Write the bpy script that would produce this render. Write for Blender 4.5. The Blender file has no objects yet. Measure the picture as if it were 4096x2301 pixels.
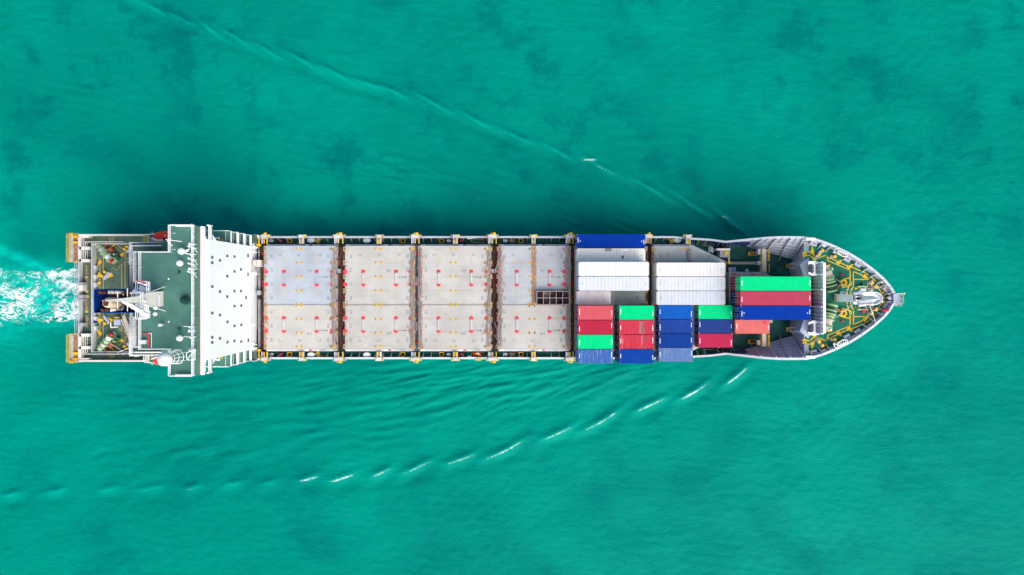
import bpy, math, random
import numpy as np
from mathutils import Vector, Matrix
R = math.radians
random.seed(7)
sc = bpy.context.scene
col = sc.collection

# ------------------------------------------------------------------ camera, sky, sun, exposure
CAMZ = 129.5                      # drone height above the water
K = 2640.0                        # photo pixels x metres
cam = bpy.data.cameras.new('camera'); camo = bpy.data.objects.new('camera', cam)
col.objects.link(camo); sc.camera = camo
camo.location = (0, 0, CAMZ); camo.rotation_euler = (0, 0, 0)
cam.sensor_width = 36.0; cam.lens = 18.0 * K / 2048.0
cam.clip_start = 1.0; cam.clip_end = 9000.0

SUN_EL, SUN_AZ = 43.0, 31.0       # azimuth measured from -Y towards +X
w = bpy.data.worlds.new('World'); sc.world = w; w.use_nodes = True
nt = w.node_tree
sky = nt.nodes.new('ShaderNodeTexSky'); sky.sky_type = 'NISHITA'; sky.sun_disc = False
sky.sun_elevation = R(SUN_EL); sky.sun_rotation = R(180 - SUN_AZ)
sky.air_density = 1.0; sky.dust_density = 3.0; sky.ozone_density = 1.0
nt.links.new(sky.outputs[0], nt.nodes['Background'].inputs[0])
nt.nodes['Background'].inputs[1].default_value = 0.15
sl = bpy.data.lights.new('sun', 'SUN'); slo = bpy.data.objects.new('sun', sl); col.objects.link(slo)
sl.energy = 2.25; sl.angle = R(64); sl.color = (1.0, 0.95, 0.88)
sd = Vector((math.sin(R(SUN_AZ)) * math.cos(R(SUN_EL)), -math.cos(R(SUN_AZ)) * math.cos(R(SUN_EL)), math.sin(R(SUN_EL))))
slo.rotation_euler = sd.to_track_quat('Z', 'Y').to_euler()
slo.location = (60, -150, 160)
vs = sc.view_settings
vs.view_transform = 'Standard'; vs.look = 'None'; vs.exposure = 0.50; vs.gamma = 1.0; vs.use_curve_mapping = False

# ------------------------------------------------------------------ helpers
def S(z): return K / (CAMZ - z)
def W(px, py, z):
    s = S(z); return Vector(((px - 2048) / s, (1150.5 - py) / s, z))
WLOC = {}
def wl(o): return WLOC.get(o.name, Vector((0, 0, 0))) if o else Vector((0, 0, 0))

def tag(o, label=None, cat=None, group=None, kind=None):
    if label: o['label'] = label
    if cat: o['category'] = cat
    if group: o['group'] = group
    if kind: o['kind'] = kind
    return o
def inst(name, me, parent=None, loc=(0, 0, 0), rot=(0, 0, 0), scale=None):
    o = bpy.data.objects.new(name, me); col.objects.link(o)
    loc = Vector(loc)
    o.parent = parent
    o.location = loc - wl(parent); o.rotation_euler = rot
    if scale: o.scale = scale
    WLOC[o.name] = loc
    return o
def thing(name, label, cat, loc=(0, 0, 0), group=None):
    o = inst(name, None, None, loc); o.empty_display_size = 0.5
    return tag(o, label, cat, group)

class MB:
    def __init__(s, xf=None): s.v = []; s.f = []; s.xf = xf
    def add(s, vs, fs):
        b = len(s.v)
        if s.xf is not None: vs = [s.xf @ Vector(p) for p in vs]
        s.v += [tuple(p) for p in vs]; s.f += [tuple(i + b for i in f) for f in fs]
        return s
    def box(s, x0, x1, y0, y1, z0, z1):
        if x0 > x1: x0, x1 = x1, x0
        if y0 > y1: y0, y1 = y1, y0
        return s.add([(x0, y0, z0), (x1, y0, z0), (x1, y1, z0), (x0, y1, z0), (x0, y0, z1), (x1, y0, z1), (x1, y1, z1), (x0, y1, z1)],
                     [(3, 2, 1, 0), (4, 5, 6, 7), (0, 1, 5, 4), (1, 2, 6, 5), (2, 3, 7, 6), (3, 0, 4, 7)])
    def cbox(s, c, sx, sy, sz, m=None):
        v = [Vector((x * sx / 2, y * sy / 2, z * sz / 2)) for z in (-1, 1) for x, y in ((-1, -1), (1, -1), (1, 1), (-1, 1))]
        if m is not None: v = [m @ p for p in v]
        c = Vector(c)
        return s.add([p + c for p in v], [(3, 2, 1, 0), (4, 5, 6, 7), (0, 1, 5, 4), (1, 2, 6, 5), (2, 3, 7, 6), (3, 0, 4, 7)])
    def prism(s, poly, z0, z1):
        a = sum(poly[i][0] * poly[(i + 1) % len(poly)][1] - poly[(i + 1) % len(poly)][0] * poly[i][1] for i in range(len(poly)))
        if a < 0: poly = poly[::-1]
        n = len(poly)
        return s.add([(p[0], p[1], z0) for p in poly] + [(p[0], p[1], z1) for p in poly],
                     [tuple(range(n - 1, -1, -1)), tuple(range(n, 2 * n))] + [(i, (i + 1) % n, n + (i + 1) % n, n + i) for i in range(n)])
    def tube(s, p, q, r, r1=None, n=6):
        p = Vector(p); q = Vector(q); d = q - p
        if d.length < 1e-6: return s
        r1 = r if r1 is None else r1
        qm = d.to_track_quat('Z', 'Y').to_matrix()
        a = [p + qm @ Vector((math.cos(2 * math.pi * i / n) * r, math.sin(2 * math.pi * i / n) * r, 0)) for i in range(n)]
        b = [q + qm @ Vector((math.cos(2 * math.pi * i / n) * r1, math.sin(2 * math.pi * i / n) * r1, 0)) for i in range(n)]
        return s.add(a + b, [tuple(range(n - 1, -1, -1)), tuple(range(n, 2 * n))] + [(i, (i + 1) % n, n + (i + 1) % n, n + i) for i in range(n)])
    def path(s, pts, r, n=6):
        for a, b in zip(pts[:-1], pts[1:]): s.tube(a, b, r, n=n)
        return s
    def lathe(s, prof, c, n=20, ax=None):
        c = Vector(c); m = Matrix.Identity(3) if ax is None else Vector(ax).to_track_quat('Z', 'Y').to_matrix()
        vs = []; fs = []
        for r, z in prof:
            vs += [c + m @ Vector((r * math.cos(2 * math.pi * i / n), r * math.sin(2 * math.pi * i / n), z)) for i in range(n)]
        for k in range(len(prof) - 1):
            for i in range(n): fs.append((k * n + i, k * n + (i + 1) % n, (k + 1) * n + (i + 1) % n, (k + 1) * n + i))
        fs.append(tuple(range(n - 1, -1, -1))); fs.append(tuple((len(prof) - 1) * n + i for i in range(n)))
        return s.add(vs, fs)
    def ball(s, c, r, rz=None, n=16, m=8, z0=-1.0):
        rz = rz or r
        prof = []
        for k in range(m + 1):
            t = -math.pi / 2 + math.pi * k / m
            if math.sin(t) < z0: continue
            prof.append((max(r * math.cos(t), 0.002), rz * math.sin(t)))
        return s.lathe(prof, c, n)
    def line(s, pts, wd, z0, z1):            # flat painted strip along a polyline
        for a, b in zip(pts[:-1], pts[1:]):
            a = Vector(a[:2]); b = Vector(b[:2]); d = (b - a)
            if d.length < 1e-5: continue
            d.normalize(); nn = Vector((-d.y, d.x)) * wd / 2; e = d * wd / 2
            s.prism([a - e - nn, b + e - nn, b + e + nn, a - e + nn], z0, z1)
        return s
    def rail(s, pts, h=1.05, bars=3, step=1.6, r=0.045):
        for a, b in zip(pts[:-1], pts[1:]):
            a = Vector(a); b = Vector(b)
            for k in range(bars):
                dz = Vector((0, 0, h * (k + 1) / bars)); s.tube(a + dz, b + dz, r, n=5)
            n = max(1, int((b - a).length / step))
            for i in range(n + 1):
                p = a.lerp(b, i / n); s.tube(p, p + Vector((0, 0, h)), r, n=5)
        return s
    def mesh(s, name, mat, smooth=False):
        me = bpy.data.meshes.new(name); me.from_pydata(s.v, [], s.f)
        if mat is not None: me.materials.append(mat)
        if smooth:
            me.polygons.foreach_set('use_smooth', [len(p.vertices) == 4 for p in me.polygons])
        me.update(); return me
    def build(s, name, mat, parent=None, org=None, smooth=False):
        org = Vector(org) if org is not None else wl(parent)
        s.v = [(p[0] - org.x, p[1] - org.y, p[2] - org.z) for p in s.v]
        return inst(name, s.mesh(name, mat, smooth), parent, org)

# ------------------------------------------------------------------ materials
def base_mat(name):
    m = bpy.data.materials.new(name); m.use_nodes = True
    return m, m.node_tree, m.node_tree.nodes['Principled BSDF']
def N(nt, t, **kw):
    n = nt.nodes.new(t)
    for k, v in kw.items(): setattr(n, k, v)
    return n
def rgb(c): return (c[0], c[1], c[2], 1.0)
def paint(name, c, rough=0.5, var=0.12, scale=0.6, wear=None, wearamt=0.0, wscale=1.5, stretch=None, bump=0.0, spec=0.15, metal=0.0, streak=None):
    """painted steel: slow tone variation, fine grime, optional worn / rusty patches with shapes of their own"""
    m, nt, b = base_mat(name); L = nt.links
    g = N(nt, 'ShaderNodeNewGeometry')
    n1 = N(nt, 'ShaderNodeTexNoise'); n1.inputs['Scale'].default_value = scale; n1.inputs['Detail'].default_value = 6; n1.inputs['Roughness'].default_value = 0.65
    pos = g.outputs['Position']
    L.new(pos, n1.inputs['Vector'])
    mx = N(nt, 'ShaderNodeMix', data_type='RGBA')
    mr = N(nt, 'ShaderNodeMapRange'); mr.inputs[1].default_value = 0.3; mr.inputs[2].default_value = 0.7
    L.new(n1.outputs[0], mr.inputs[0]); L.new(mr.outputs[0], mx.inputs[0])
    mx.inputs[6].default_value = rgb([x * (1 - var) for x in c]); mx.inputs[7].default_value = rgb([min(1, x * (1 + var)) for x in c])
    out = mx.outputs[2]
    if wear is not None and wearamt > 0:
        mp = N(nt, 'ShaderNodeMapping'); mp.inputs['Scale'].default_value = stretch or (1, 1, 1)
        L.new(pos, mp.inputs[0])
        n2 = N(nt, 'ShaderNodeTexNoise'); n2.inputs['Scale'].default_value = wscale; n2.inputs['Detail'].default_value = 8; n2.inputs['Roughness'].default_value = 0.7
        L.new(mp.outputs[0], n2.inputs['Vector'])
        m2 = N(nt, 'ShaderNodeMapRange'); m2.interpolation_type = 'SMOOTHSTEP'
        m2.inputs[1].default_value = 0.66 - 0.28 * wearamt; m2.inputs[2].default_value = 0.78 - 0.2 * wearamt
        L.new(n2.outputs[0], m2.inputs[0])
        m3 = N(nt, 'ShaderNodeMix', data_type='RGBA'); L.new(m2.outputs[0], m3.inputs[0]); L.new(out, m3.inputs[6]); m3.inputs[7].default_value = rgb(wear)
        out = m3.outputs[2]
    L.new(out, b.inputs['Base Color'])
    b.inputs['Roughness'].default_value = rough; b.inputs['Specular IOR Level'].default_value = spec; b.inputs['Metallic'].default_value = metal
    if bump:
        bp = N(nt, 'ShaderNodeBump'); bp.inputs['Strength'].default_value = bump; bp.inputs['Distance'].default_value = 0.03
        L.new(n1.outputs[0], bp.inputs['Height']); L.new(bp.outputs[0], b.inputs['Normal'])
    return m
RUST = (0.20, 0.085, 0.035)
M = {}
M['white'] = paint('white_paint', (0.86, 0.86, 0.86), 0.45, 0.03, 0.4)
M['offwhite'] = paint('aged_white_paint', (0.70, 0.66, 0.60), 0.5, 0.10, 0.8, RUST, 0.12, 1.2)
M['cream'] = paint('cream_paint', (0.55, 0.48, 0.40), 0.5, 0.2, 1.2, (0.27, 0.16, 0.09), 0.42, 1.6)
M['rail'] = paint('rail_grey_white', (0.58, 0.60, 0.63), 0.5, 0.1, 0.6, (0.30, 0.2, 0.14), 0.2, 1.2)
M['bow_grey'] = paint('bow_blue_grey', (0.42, 0.45, 0.55), 0.5, 0.1, 0.5, (0.30, 0.30, 0.34), 0.18, 0.7)
M['hull'] = paint('hull_navy', (0.03, 0.07, 0.2), 0.4)
M['deck'] = paint('deck_dark_green', (0.016, 0.10, 0.082), 0.6, 0.35, 0.5, (0.05, 0.16, 0.13), 0.2, 0.5)
M['fore'] = paint('forecastle_green', (0.008, 0.135, 0.085), 0.55, 0.25, 0.5, (0.06, 0.22, 0.15), 0.3, 0.55)
M['roof'] = paint('bridge_roof_green', (0.068, 0.178, 0.142), 0.6, 0.2, 0.35, (0.075, 0.135, 0.095), 0.3, 0.45)
M['poop'] = paint('poop_deck_green', (0.075, 0.125, 0.09), 0.65, 0.3, 0.6, (0.12, 0.14, 0.10), 0.35, 0.8)
M['yellow'] = paint('yellow_paint', (0.75, 0.45, 0.02), 0.5, 0.12, 1.5, (0.45, 0.25, 0.05), 0.2, 2.0)
M['dullyellow'] = paint('worn_yellow_line', (0.50, 0.36, 0.06), 0.6, 0.25, 2.0, (0.2, 0.17, 0.07), 0.3, 2.0)
M['paleyellow'] = paint('faded_yellow_line', (0.55, 0.46, 0.24), 0.6, 0.2, 2.0, (0.50, 0.50, 0.46), 0.5, 2.0)
M['red'] = paint('red_paint', (0.72, 0.03, 0.06), 0.45, 0.15, 1.5)
M['fadedred'] = paint('faded_red_paint', (0.72, 0.05, 0.08), 0.6, 0.15, 2.0, (0.60, 0.30, 0.30), 0.25, 2.0)
M['orange'] = paint('lifeboat_orange_red', (0.75, 0.045, 0.02), 0.4, 0.1, 1.0)
M['blue'] = paint('funnel_blue', (0.004, 0.045, 0.24), 0.4, 0.15, 0.6)
M['palegreen'] = paint('winch_pale_green', (0.30, 0.45, 0.24), 0.5, 0.25, 1.5, (0.10, 0.16, 0.07), 0.35, 1.5)
M['darkgreen'] = paint('dark_green_gear', (0.02, 0.13, 0.07), 0.5, 0.25, 1.5)
M['steel'] = paint('dark_steel', (0.035, 0.035, 0.04), 0.6, 0.3, 1.0)
M['grey'] = paint('mid_grey_steel', (0.33, 0.35, 0.38), 0.55, 0.2, 0.8, RUST, 0.15, 1.2)
M['lightgrey'] = paint('light_grey_steel', (0.50, 0.51, 0.53), 0.55, 0.15, 0.8, (0.33, 0.24, 0.17), 0.22, 1.2)
M['rust'] = paint('rusty_steel', (0.28, 0.17, 0.10), 0.8, 0.35, 1.5, (0.42, 0.33, 0.26), 0.4, 2.0)
M['rod'] = paint('lashing_rod_brown', (0.095, 0.072, 0.065), 0.7, 0.35, 3.0)
M['rod2'] = paint('lashing_rod_grey', (0.33, 0.28, 0.26), 0.7, 0.3, 3.0)
M['rodred'] = paint('lashing_rod_red', (0.45, 0.05, 0.03), 0.7, 0.3, 3.0)
M['glass'] = paint('window_dark_glass', (0.05, 0.075, 0.08), 0.12, 0.1, 1.0, spec=0.6)
M['mark'] = paint('marking_grey', (0.12, 0.15, 0.16), 0.7, 0.2, 2.0)
M['markyellow'] = paint('marking_ochre', (0.48, 0.32, 0.08), 0.7, 0.2, 2.0)
M['markwhite'] = paint('marking_white', (0.80, 0.80, 0.82), 0.6, 0.1, 4.0)
M['brownred'] = paint('red_brown_strip', (0.40, 0.12, 0.07), 0.6, 0.15, 1.0)
M['exhaust'] = paint('exhaust_beige', (0.62, 0.48, 0.34), 0.5, 0.15, 1.0, (0.35, 0.2, 0.1), 0.25, 1.2)
M['soot'] = paint('sooty_pipe', (0.09, 0.035, 0.025), 0.8, 0.3, 2.0)
M['rope'] = paint('rope_pale', (0.55, 0.50, 0.45), 0.8, 0.2, 4.0)
M['dome'] = paint('dome_white', (0.80, 0.80, 0.79), 0.35, 0.03, 0.6)
M['skin'] = paint('skin', (0.45, 0.25, 0.17), 0.6)
M['foliage'] = paint('dark_canvas_green', (0.012, 0.07, 0.06), 0.85, 0.5, 3.0)

def hatch_mat(name, c, rust=0.25, midrust=0.0, half=6.6):
    """hatch-cover paint with rust that creeps in from the short edges and along a centre seam (object space)"""
    m, nt, b = base_mat(name); L = nt.links
    tc = N(nt, 'ShaderNodeTexCoord'); g = N(nt, 'ShaderNodeNewGeometry')
    n1 = N(nt, 'ShaderNodeTexNoise'); n1.inputs['Scale'].default_value = 0.28; n1.inputs['Detail'].default_value = 5
    L.new(g.outputs['Position'], n1.inputs['Vector'])
    mp = N(nt, 'ShaderNodeMapping'); mp.inputs['Scale'].default_value = (0.25, 2.2, 1); L.new(g.outputs['Position'], mp.inputs[0])
    n2 = N(nt, 'ShaderNodeTexNoise'); n2.inputs['Scale'].default_value = 0.9; n2.inputs['Detail'].default_value = 7; n2.inputs['Roughness'].default_value = 0.7
    L.new(mp.outputs[0], n2.inputs['Vector'])
    mx = N(nt, 'ShaderNodeMix', data_type='RGBA'); r1 = N(nt, 'ShaderNodeMapRange'); r1.inputs[1].default_value = 0.35; r1.inputs[2].default_value = 0.65
    L.new(n1.outputs[0], r1.inputs[0]); L.new(r1.outputs[0], mx.inputs[0])
    mx.inputs[6].default_value = rgb([x * 0.90 for x in c]); mx.inputs[7].default_value = rgb([min(1, x * 1.06) for x in c])
    m4 = N(nt, 'ShaderNodeMix', data_type='RGBA'); r4 = N(nt, 'ShaderNodeMapRange'); r4.inputs[1].default_value = 0.50; r4.inputs[2].default_value = 0.85; r4.inputs[4].default_value = 0.55
    L.new(n2.outputs[0], r4.inputs[0]); L.new(r4.outputs[0], m4.inputs[0]); L.new(mx.outputs[2], m4.inputs[6]); m4.inputs[7].default_value = rgb((c[0] * .72, c[1] * .69, c[2] * .62))
    # rust
    sx = N(nt, 'ShaderNodeSeparateXYZ'); L.new(tc.outputs['Object'], sx.inputs[0])
    ab = N(nt, 'ShaderNodeMath', operation='ABSOLUTE'); L.new(sx.outputs[0], ab.inputs[0])
    e = N(nt, 'ShaderNodeMapRange'); e.inputs[1].default_value = half - 1.5; e.inputs[2].default_value = half; e.inputs[3].default_value = 0.0; e.inputs[4].default_value = 0.40
    L.new(ab.outputs[0], e.inputs[0])
    cmid = N(nt, 'ShaderNodeMapRange'); cmid.inputs[1].default_value = 0.15; cmid.inputs[2].default_value = 0.7; cmid.inputs[3].default_value = midrust; cmid.inputs[4].default_value = 0.0
    L.new(ab.outputs[0], cmid.inputs[0])
    n3 = N(nt, 'ShaderNodeTexNoise'); n3.inputs['Scale'].default_value = 1.7; n3.inputs['Detail'].default_value = 9; n3.inputs['Roughness'].default_value = 0.72
    L.new(g.outputs['Position'], n3.inputs['Vector'])
    a1 = N(nt, 'ShaderNodeMath', operation='ADD'); L.new(n3.outputs[0], a1.inputs[0]); L.new(e.outputs[0], a1.inputs[1])
    a2 = N(nt, 'ShaderNodeMath', operation='ADD'); L.new(a1.outputs[0], a2.inputs[0]); L.new(cmid.outputs[0], a2.inputs[1])
    rr = N(nt, 'ShaderNodeMapRange'); rr.interpolation_type = 'SMOOTHSTEP'; rr.inputs[1].default_value = 0.80 - 0.3 * rust; rr.inputs[2].default_value = 1.0 - 0.3 * rust; rr.inputs[4].default_value = 0.85
    L.new(a2.outputs[0], rr.inputs[0])
    m5 = N(nt, 'ShaderNodeMix', data_type='RGBA'); L.new(rr.outputs[0], m5.inputs[0]); L.new(m4.outputs[2], m5.inputs[6]); m5.inputs[7].default_value = rgb((0.30, 0.16, 0.08))
    # rust runs along the socket rows, scuffs and repainted patches
    def mth(op, x, y=None):
        q = N(nt, 'ShaderNodeMath', operation=op)
        for i_, v_ in ((0, x), (1, y)):
            if v_ is None: continue
            if isinstance(v_, (int, float)): q.inputs[i_].default_value = v_
            else: L.new(v_, q.inputs[i_])
        return q.outputs[0]
    def rg(v_, lo, hi, o0=0.0, o1=1.0):
        q = N(nt, 'ShaderNodeMapRange'); q.interpolation_type = 'SMOOTHSTEP'
        for i_, x in ((1, lo), (2, hi), (3, o0), (4, o1)): q.inputs[i_].default_value = x
        L.new(v_, q.inputs[0]); return q.outputs[0]
    def nz(scale, st, det=6):
        mp_ = N(nt, 'ShaderNodeMapping'); mp_.inputs['Scale'].default_value = st; L.new(g.outputs['Position'], mp_.inputs[0])
        q = N(nt, 'ShaderNodeTexNoise'); q.inputs['Scale'].default_value = scale; q.inputs['Detail'].default_value = det; q.inputs['Roughness'].default_value = 0.7
        L.new(mp_.outputs[0], q.inputs['Vector']); return q.outputs[0]
    def over(f_, src, c_):
        q = N(nt, 'ShaderNodeMix', data_type='RGBA'); L.new(f_, q.inputs[0]); L.new(src, q.inputs[6]); q.inputs[7].default_value = rgb(c_); return q.outputs[2]
    sy = N(nt, 'ShaderNodeSeparateXYZ'); L.new(g.outputs['Position'], sy.inputs[0])
    rowd = mth('ABSOLUTE', mth('SUBTRACT', mth('FRACT', mth('DIVIDE', mth('ADD', sy.outputs[1], 18.20 + 1.26), 2.52)), 0.5))
    run = mth('MULTIPLY', rg(rowd, 0.02, 0.10, 1.0, 0.0), rg(nz(0.7, (0.35, 1.6, 1)), 0.46, 0.70, 0.0, 0.35 + 0.5 * rust))
    o = over(run, m5.outputs[2], (0.40, 0.27, 0.15))
    o = over(mth('MULTIPLY', rg(nz(1.4, (0.5, 2.4, 1), 8), 0.62, 0.72), 0.5), o, (0.20, 0.19, 0.17))
    o = over(mth('MULTIPLY', rg(nz(0.33, (1, 1, 1), 2), 0.56, 0.575), 0.16), o, (c[0] * 1.3, c[1] * 1.3, c[2] * 1.28))
    L.new(o, b.inputs['Base Color']); b.inputs['Roughness'].default_value = 0.6; b.inputs['Specular IOR Level'].default_value = 0.15
    return m

def sea_mat():
    m, nt, b = base_mat('sea_water'); L = nt.links
    g = N(nt, 'ShaderNodeNewGeometry'); P = g.outputs['Position']
    def noise(scale, detail, rough=0.55, st=(1, 1, 1), dist=0.0, rot=0.0):
        mp = N(nt, 'ShaderNodeMapping'); mp.inputs['Scale'].default_value = st; mp.inputs['Rotation'].default_value = (0, 0, rot); L.new(P, mp.inputs[0])
        n = N(nt, 'ShaderNodeTexNoise'); n.inputs['Scale'].default_value = scale; n.inputs['Detail'].default_value = detail; n.inputs['Roughness'].default_value = rough; n.inputs['Distortion'].default_value = dist
        L.new(mp.outputs[0], n.inputs['Vector']); return n.outputs[0]
    def rng(v, a, b_, c=0.0, d=1.0, smooth=True):
        r = N(nt, 'ShaderNodeMapRange'); r.interpolation_type = 'SMOOTHSTEP' if smooth else 'LINEAR'
        r.inputs[1].default_value = a; r.inputs[2].default_value = b_; r.inputs[3].default_value = c; r.inputs[4].default_value = d
        L.new(v, r.inputs[0]); return r.outputs[0]
    def mix(f, a, b_):
        x = N(nt, 'ShaderNodeMix', data_type='RGBA'); L.new(f, x.inputs[0])
        for i, v in ((6, a), (7, b_)):
            if isinstance(v, tuple): x.inputs[i].default_value = rgb(v)
            else: L.new(v, x.inputs[i])
        return x.outputs[2]
    def math_(op, a, b_=None):
        x = N(nt, 'ShaderNodeMath', operation=op)
        for i, v in ((0, a), (1, b_)):
            if v is None: continue
            if isinstance(v, (int, float)): x.inputs[i].default_value = v
            else: L.new(v, x.inputs[i])
        return x.outputs[0]
    def attr(n):
        a = N(nt, 'ShaderNodeAttribute'); a.attribute_name = n; return a.outputs['Fac']
    c = mix(rng(noise(0.022, 4), 0.34, 0.66), (0.0, 0.192, 0.145), (0.0, 0.246, 0.178))
    # weed / rock patches on the shallow sea bed
    c = mix(rng(noise(0.065, 4, 0.6), 0.46, 0.74, 0, 0.60), c, (0.0, 0.140, 0.130))
    sp = N(nt, 'ShaderNodeSeparateXYZ'); L.new(P, sp.inputs[0])
    bed = rng(math_('ADD', sp.outputs[1], math_('MULTIPLY', noise(0.03, 3), 60.0)), 28.0, 52.0)
    weed = math_('MULTIPLY', rng(noise(0.13, 6, 0.60), 0.50, 0.60), rng(noise(0.035, 3), 0.40, 0.58))
    c = mix(math_('MULTIPLY', math_('MULTIPLY', weed, bed), 0.50), c, (0.0, 0.125, 0.118))
    c = mix(math_('MULTIPLY', rng(noise(0.8, 8, 0.75), 0.5, 0.8), 0.20), c, (0.0, 0.165, 0.140))
    c = mix(rng(noise(0.30, 6, 0.65), 0.45, 0.75, 0, 0.22), c, (0.0, 0.285, 0.232))
    aer_glow = attr('aerated_glow')  # bubbly wash water, plus light painted along the wave crests
    c = mix(math_('MULTIPLY', aer_glow, rng(noise(0.16, 5, 0.6), 0.25, 0.7, 0.5, 1.0)), c, (0.001, 0.52, 0.42))
    # lacy foam in the wash; crest flashes mix foam with painted glints
    n1 = noise(0.34, 8, 0.66, (0.7, 1.25, 1), 2.2)
    n2 = noise(0.23, 5, 0.6, (0.8, 1, 1), 1.0)
    ridge = math_('SUBTRACT', 1.0, math_('MULTIPLY', math_('ABSOLUTE', math_('SUBTRACT', n1, 0.5)), 5.0))
    lace = math_('ADD', math_('MULTIPLY', ridge, 0.55), math_('MULTIPLY', n2, 0.9))
    foam = math_('SUBTRACT', math_('ADD', lace, math_('MULTIPLY', attr('foam'), 0.95)), 1.0)
    ff = math_('MULTIPLY', rng(foam, 0.62, 0.80, 0, 0.95), rng(attr('foam'), 0.02, 0.25))
    ff2 = rng(math_('ADD', attr('crest_foam_glint'), math_('MULTIPLY', math_('SUBTRACT', noise(1.1, 7, 0.7), 0.5), 1.5)), 0.38, 1.05, 0, 0.62)
    fa = math_('MAXIMUM', ff, math_('MULTIPLY', ff2, rng(attr('crest_foam_glint'), 0.05, 0.3)))
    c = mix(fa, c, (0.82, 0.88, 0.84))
    L.new(c, b.inputs['Base Color'])
    L.new(rng(fa, 0, 1, 0.3, 0.7), b.inputs['Roughness'])
    b.inputs['IOR'].default_value = 1.33; b.inputs['Specular IOR Level'].default_value = 0.02
    b1 = N(nt, 'ShaderNodeBump'); b1.inputs['Strength'].default_value = 0.58; b1.inputs['Distance'].default_value = 0.30
    L.new(math_('ADD', math_('MULTIPLY', noise(0.9, 5, 0.6, (0.6, 1.25, 1), 0.6, 0.25), 0.8), math_('MULTIPLY', noise(3.2, 4, 0.6, (0.7, 1.2, 1), 0.5), 0.22)), b1.inputs['Height'])
    b2 = N(nt, 'ShaderNodeBump'); b2.inputs['Strength'].default_value = 0.3; b2.inputs['Distance'].default_value = 0.25
    L.new(math_('MULTIPLY', fa, 1.0), b2.inputs['Height']); L.new(b1.outputs[0], b2.inputs['Normal']); L.new(b2.outputs[0], b.inputs['Normal'])
    return m

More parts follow.
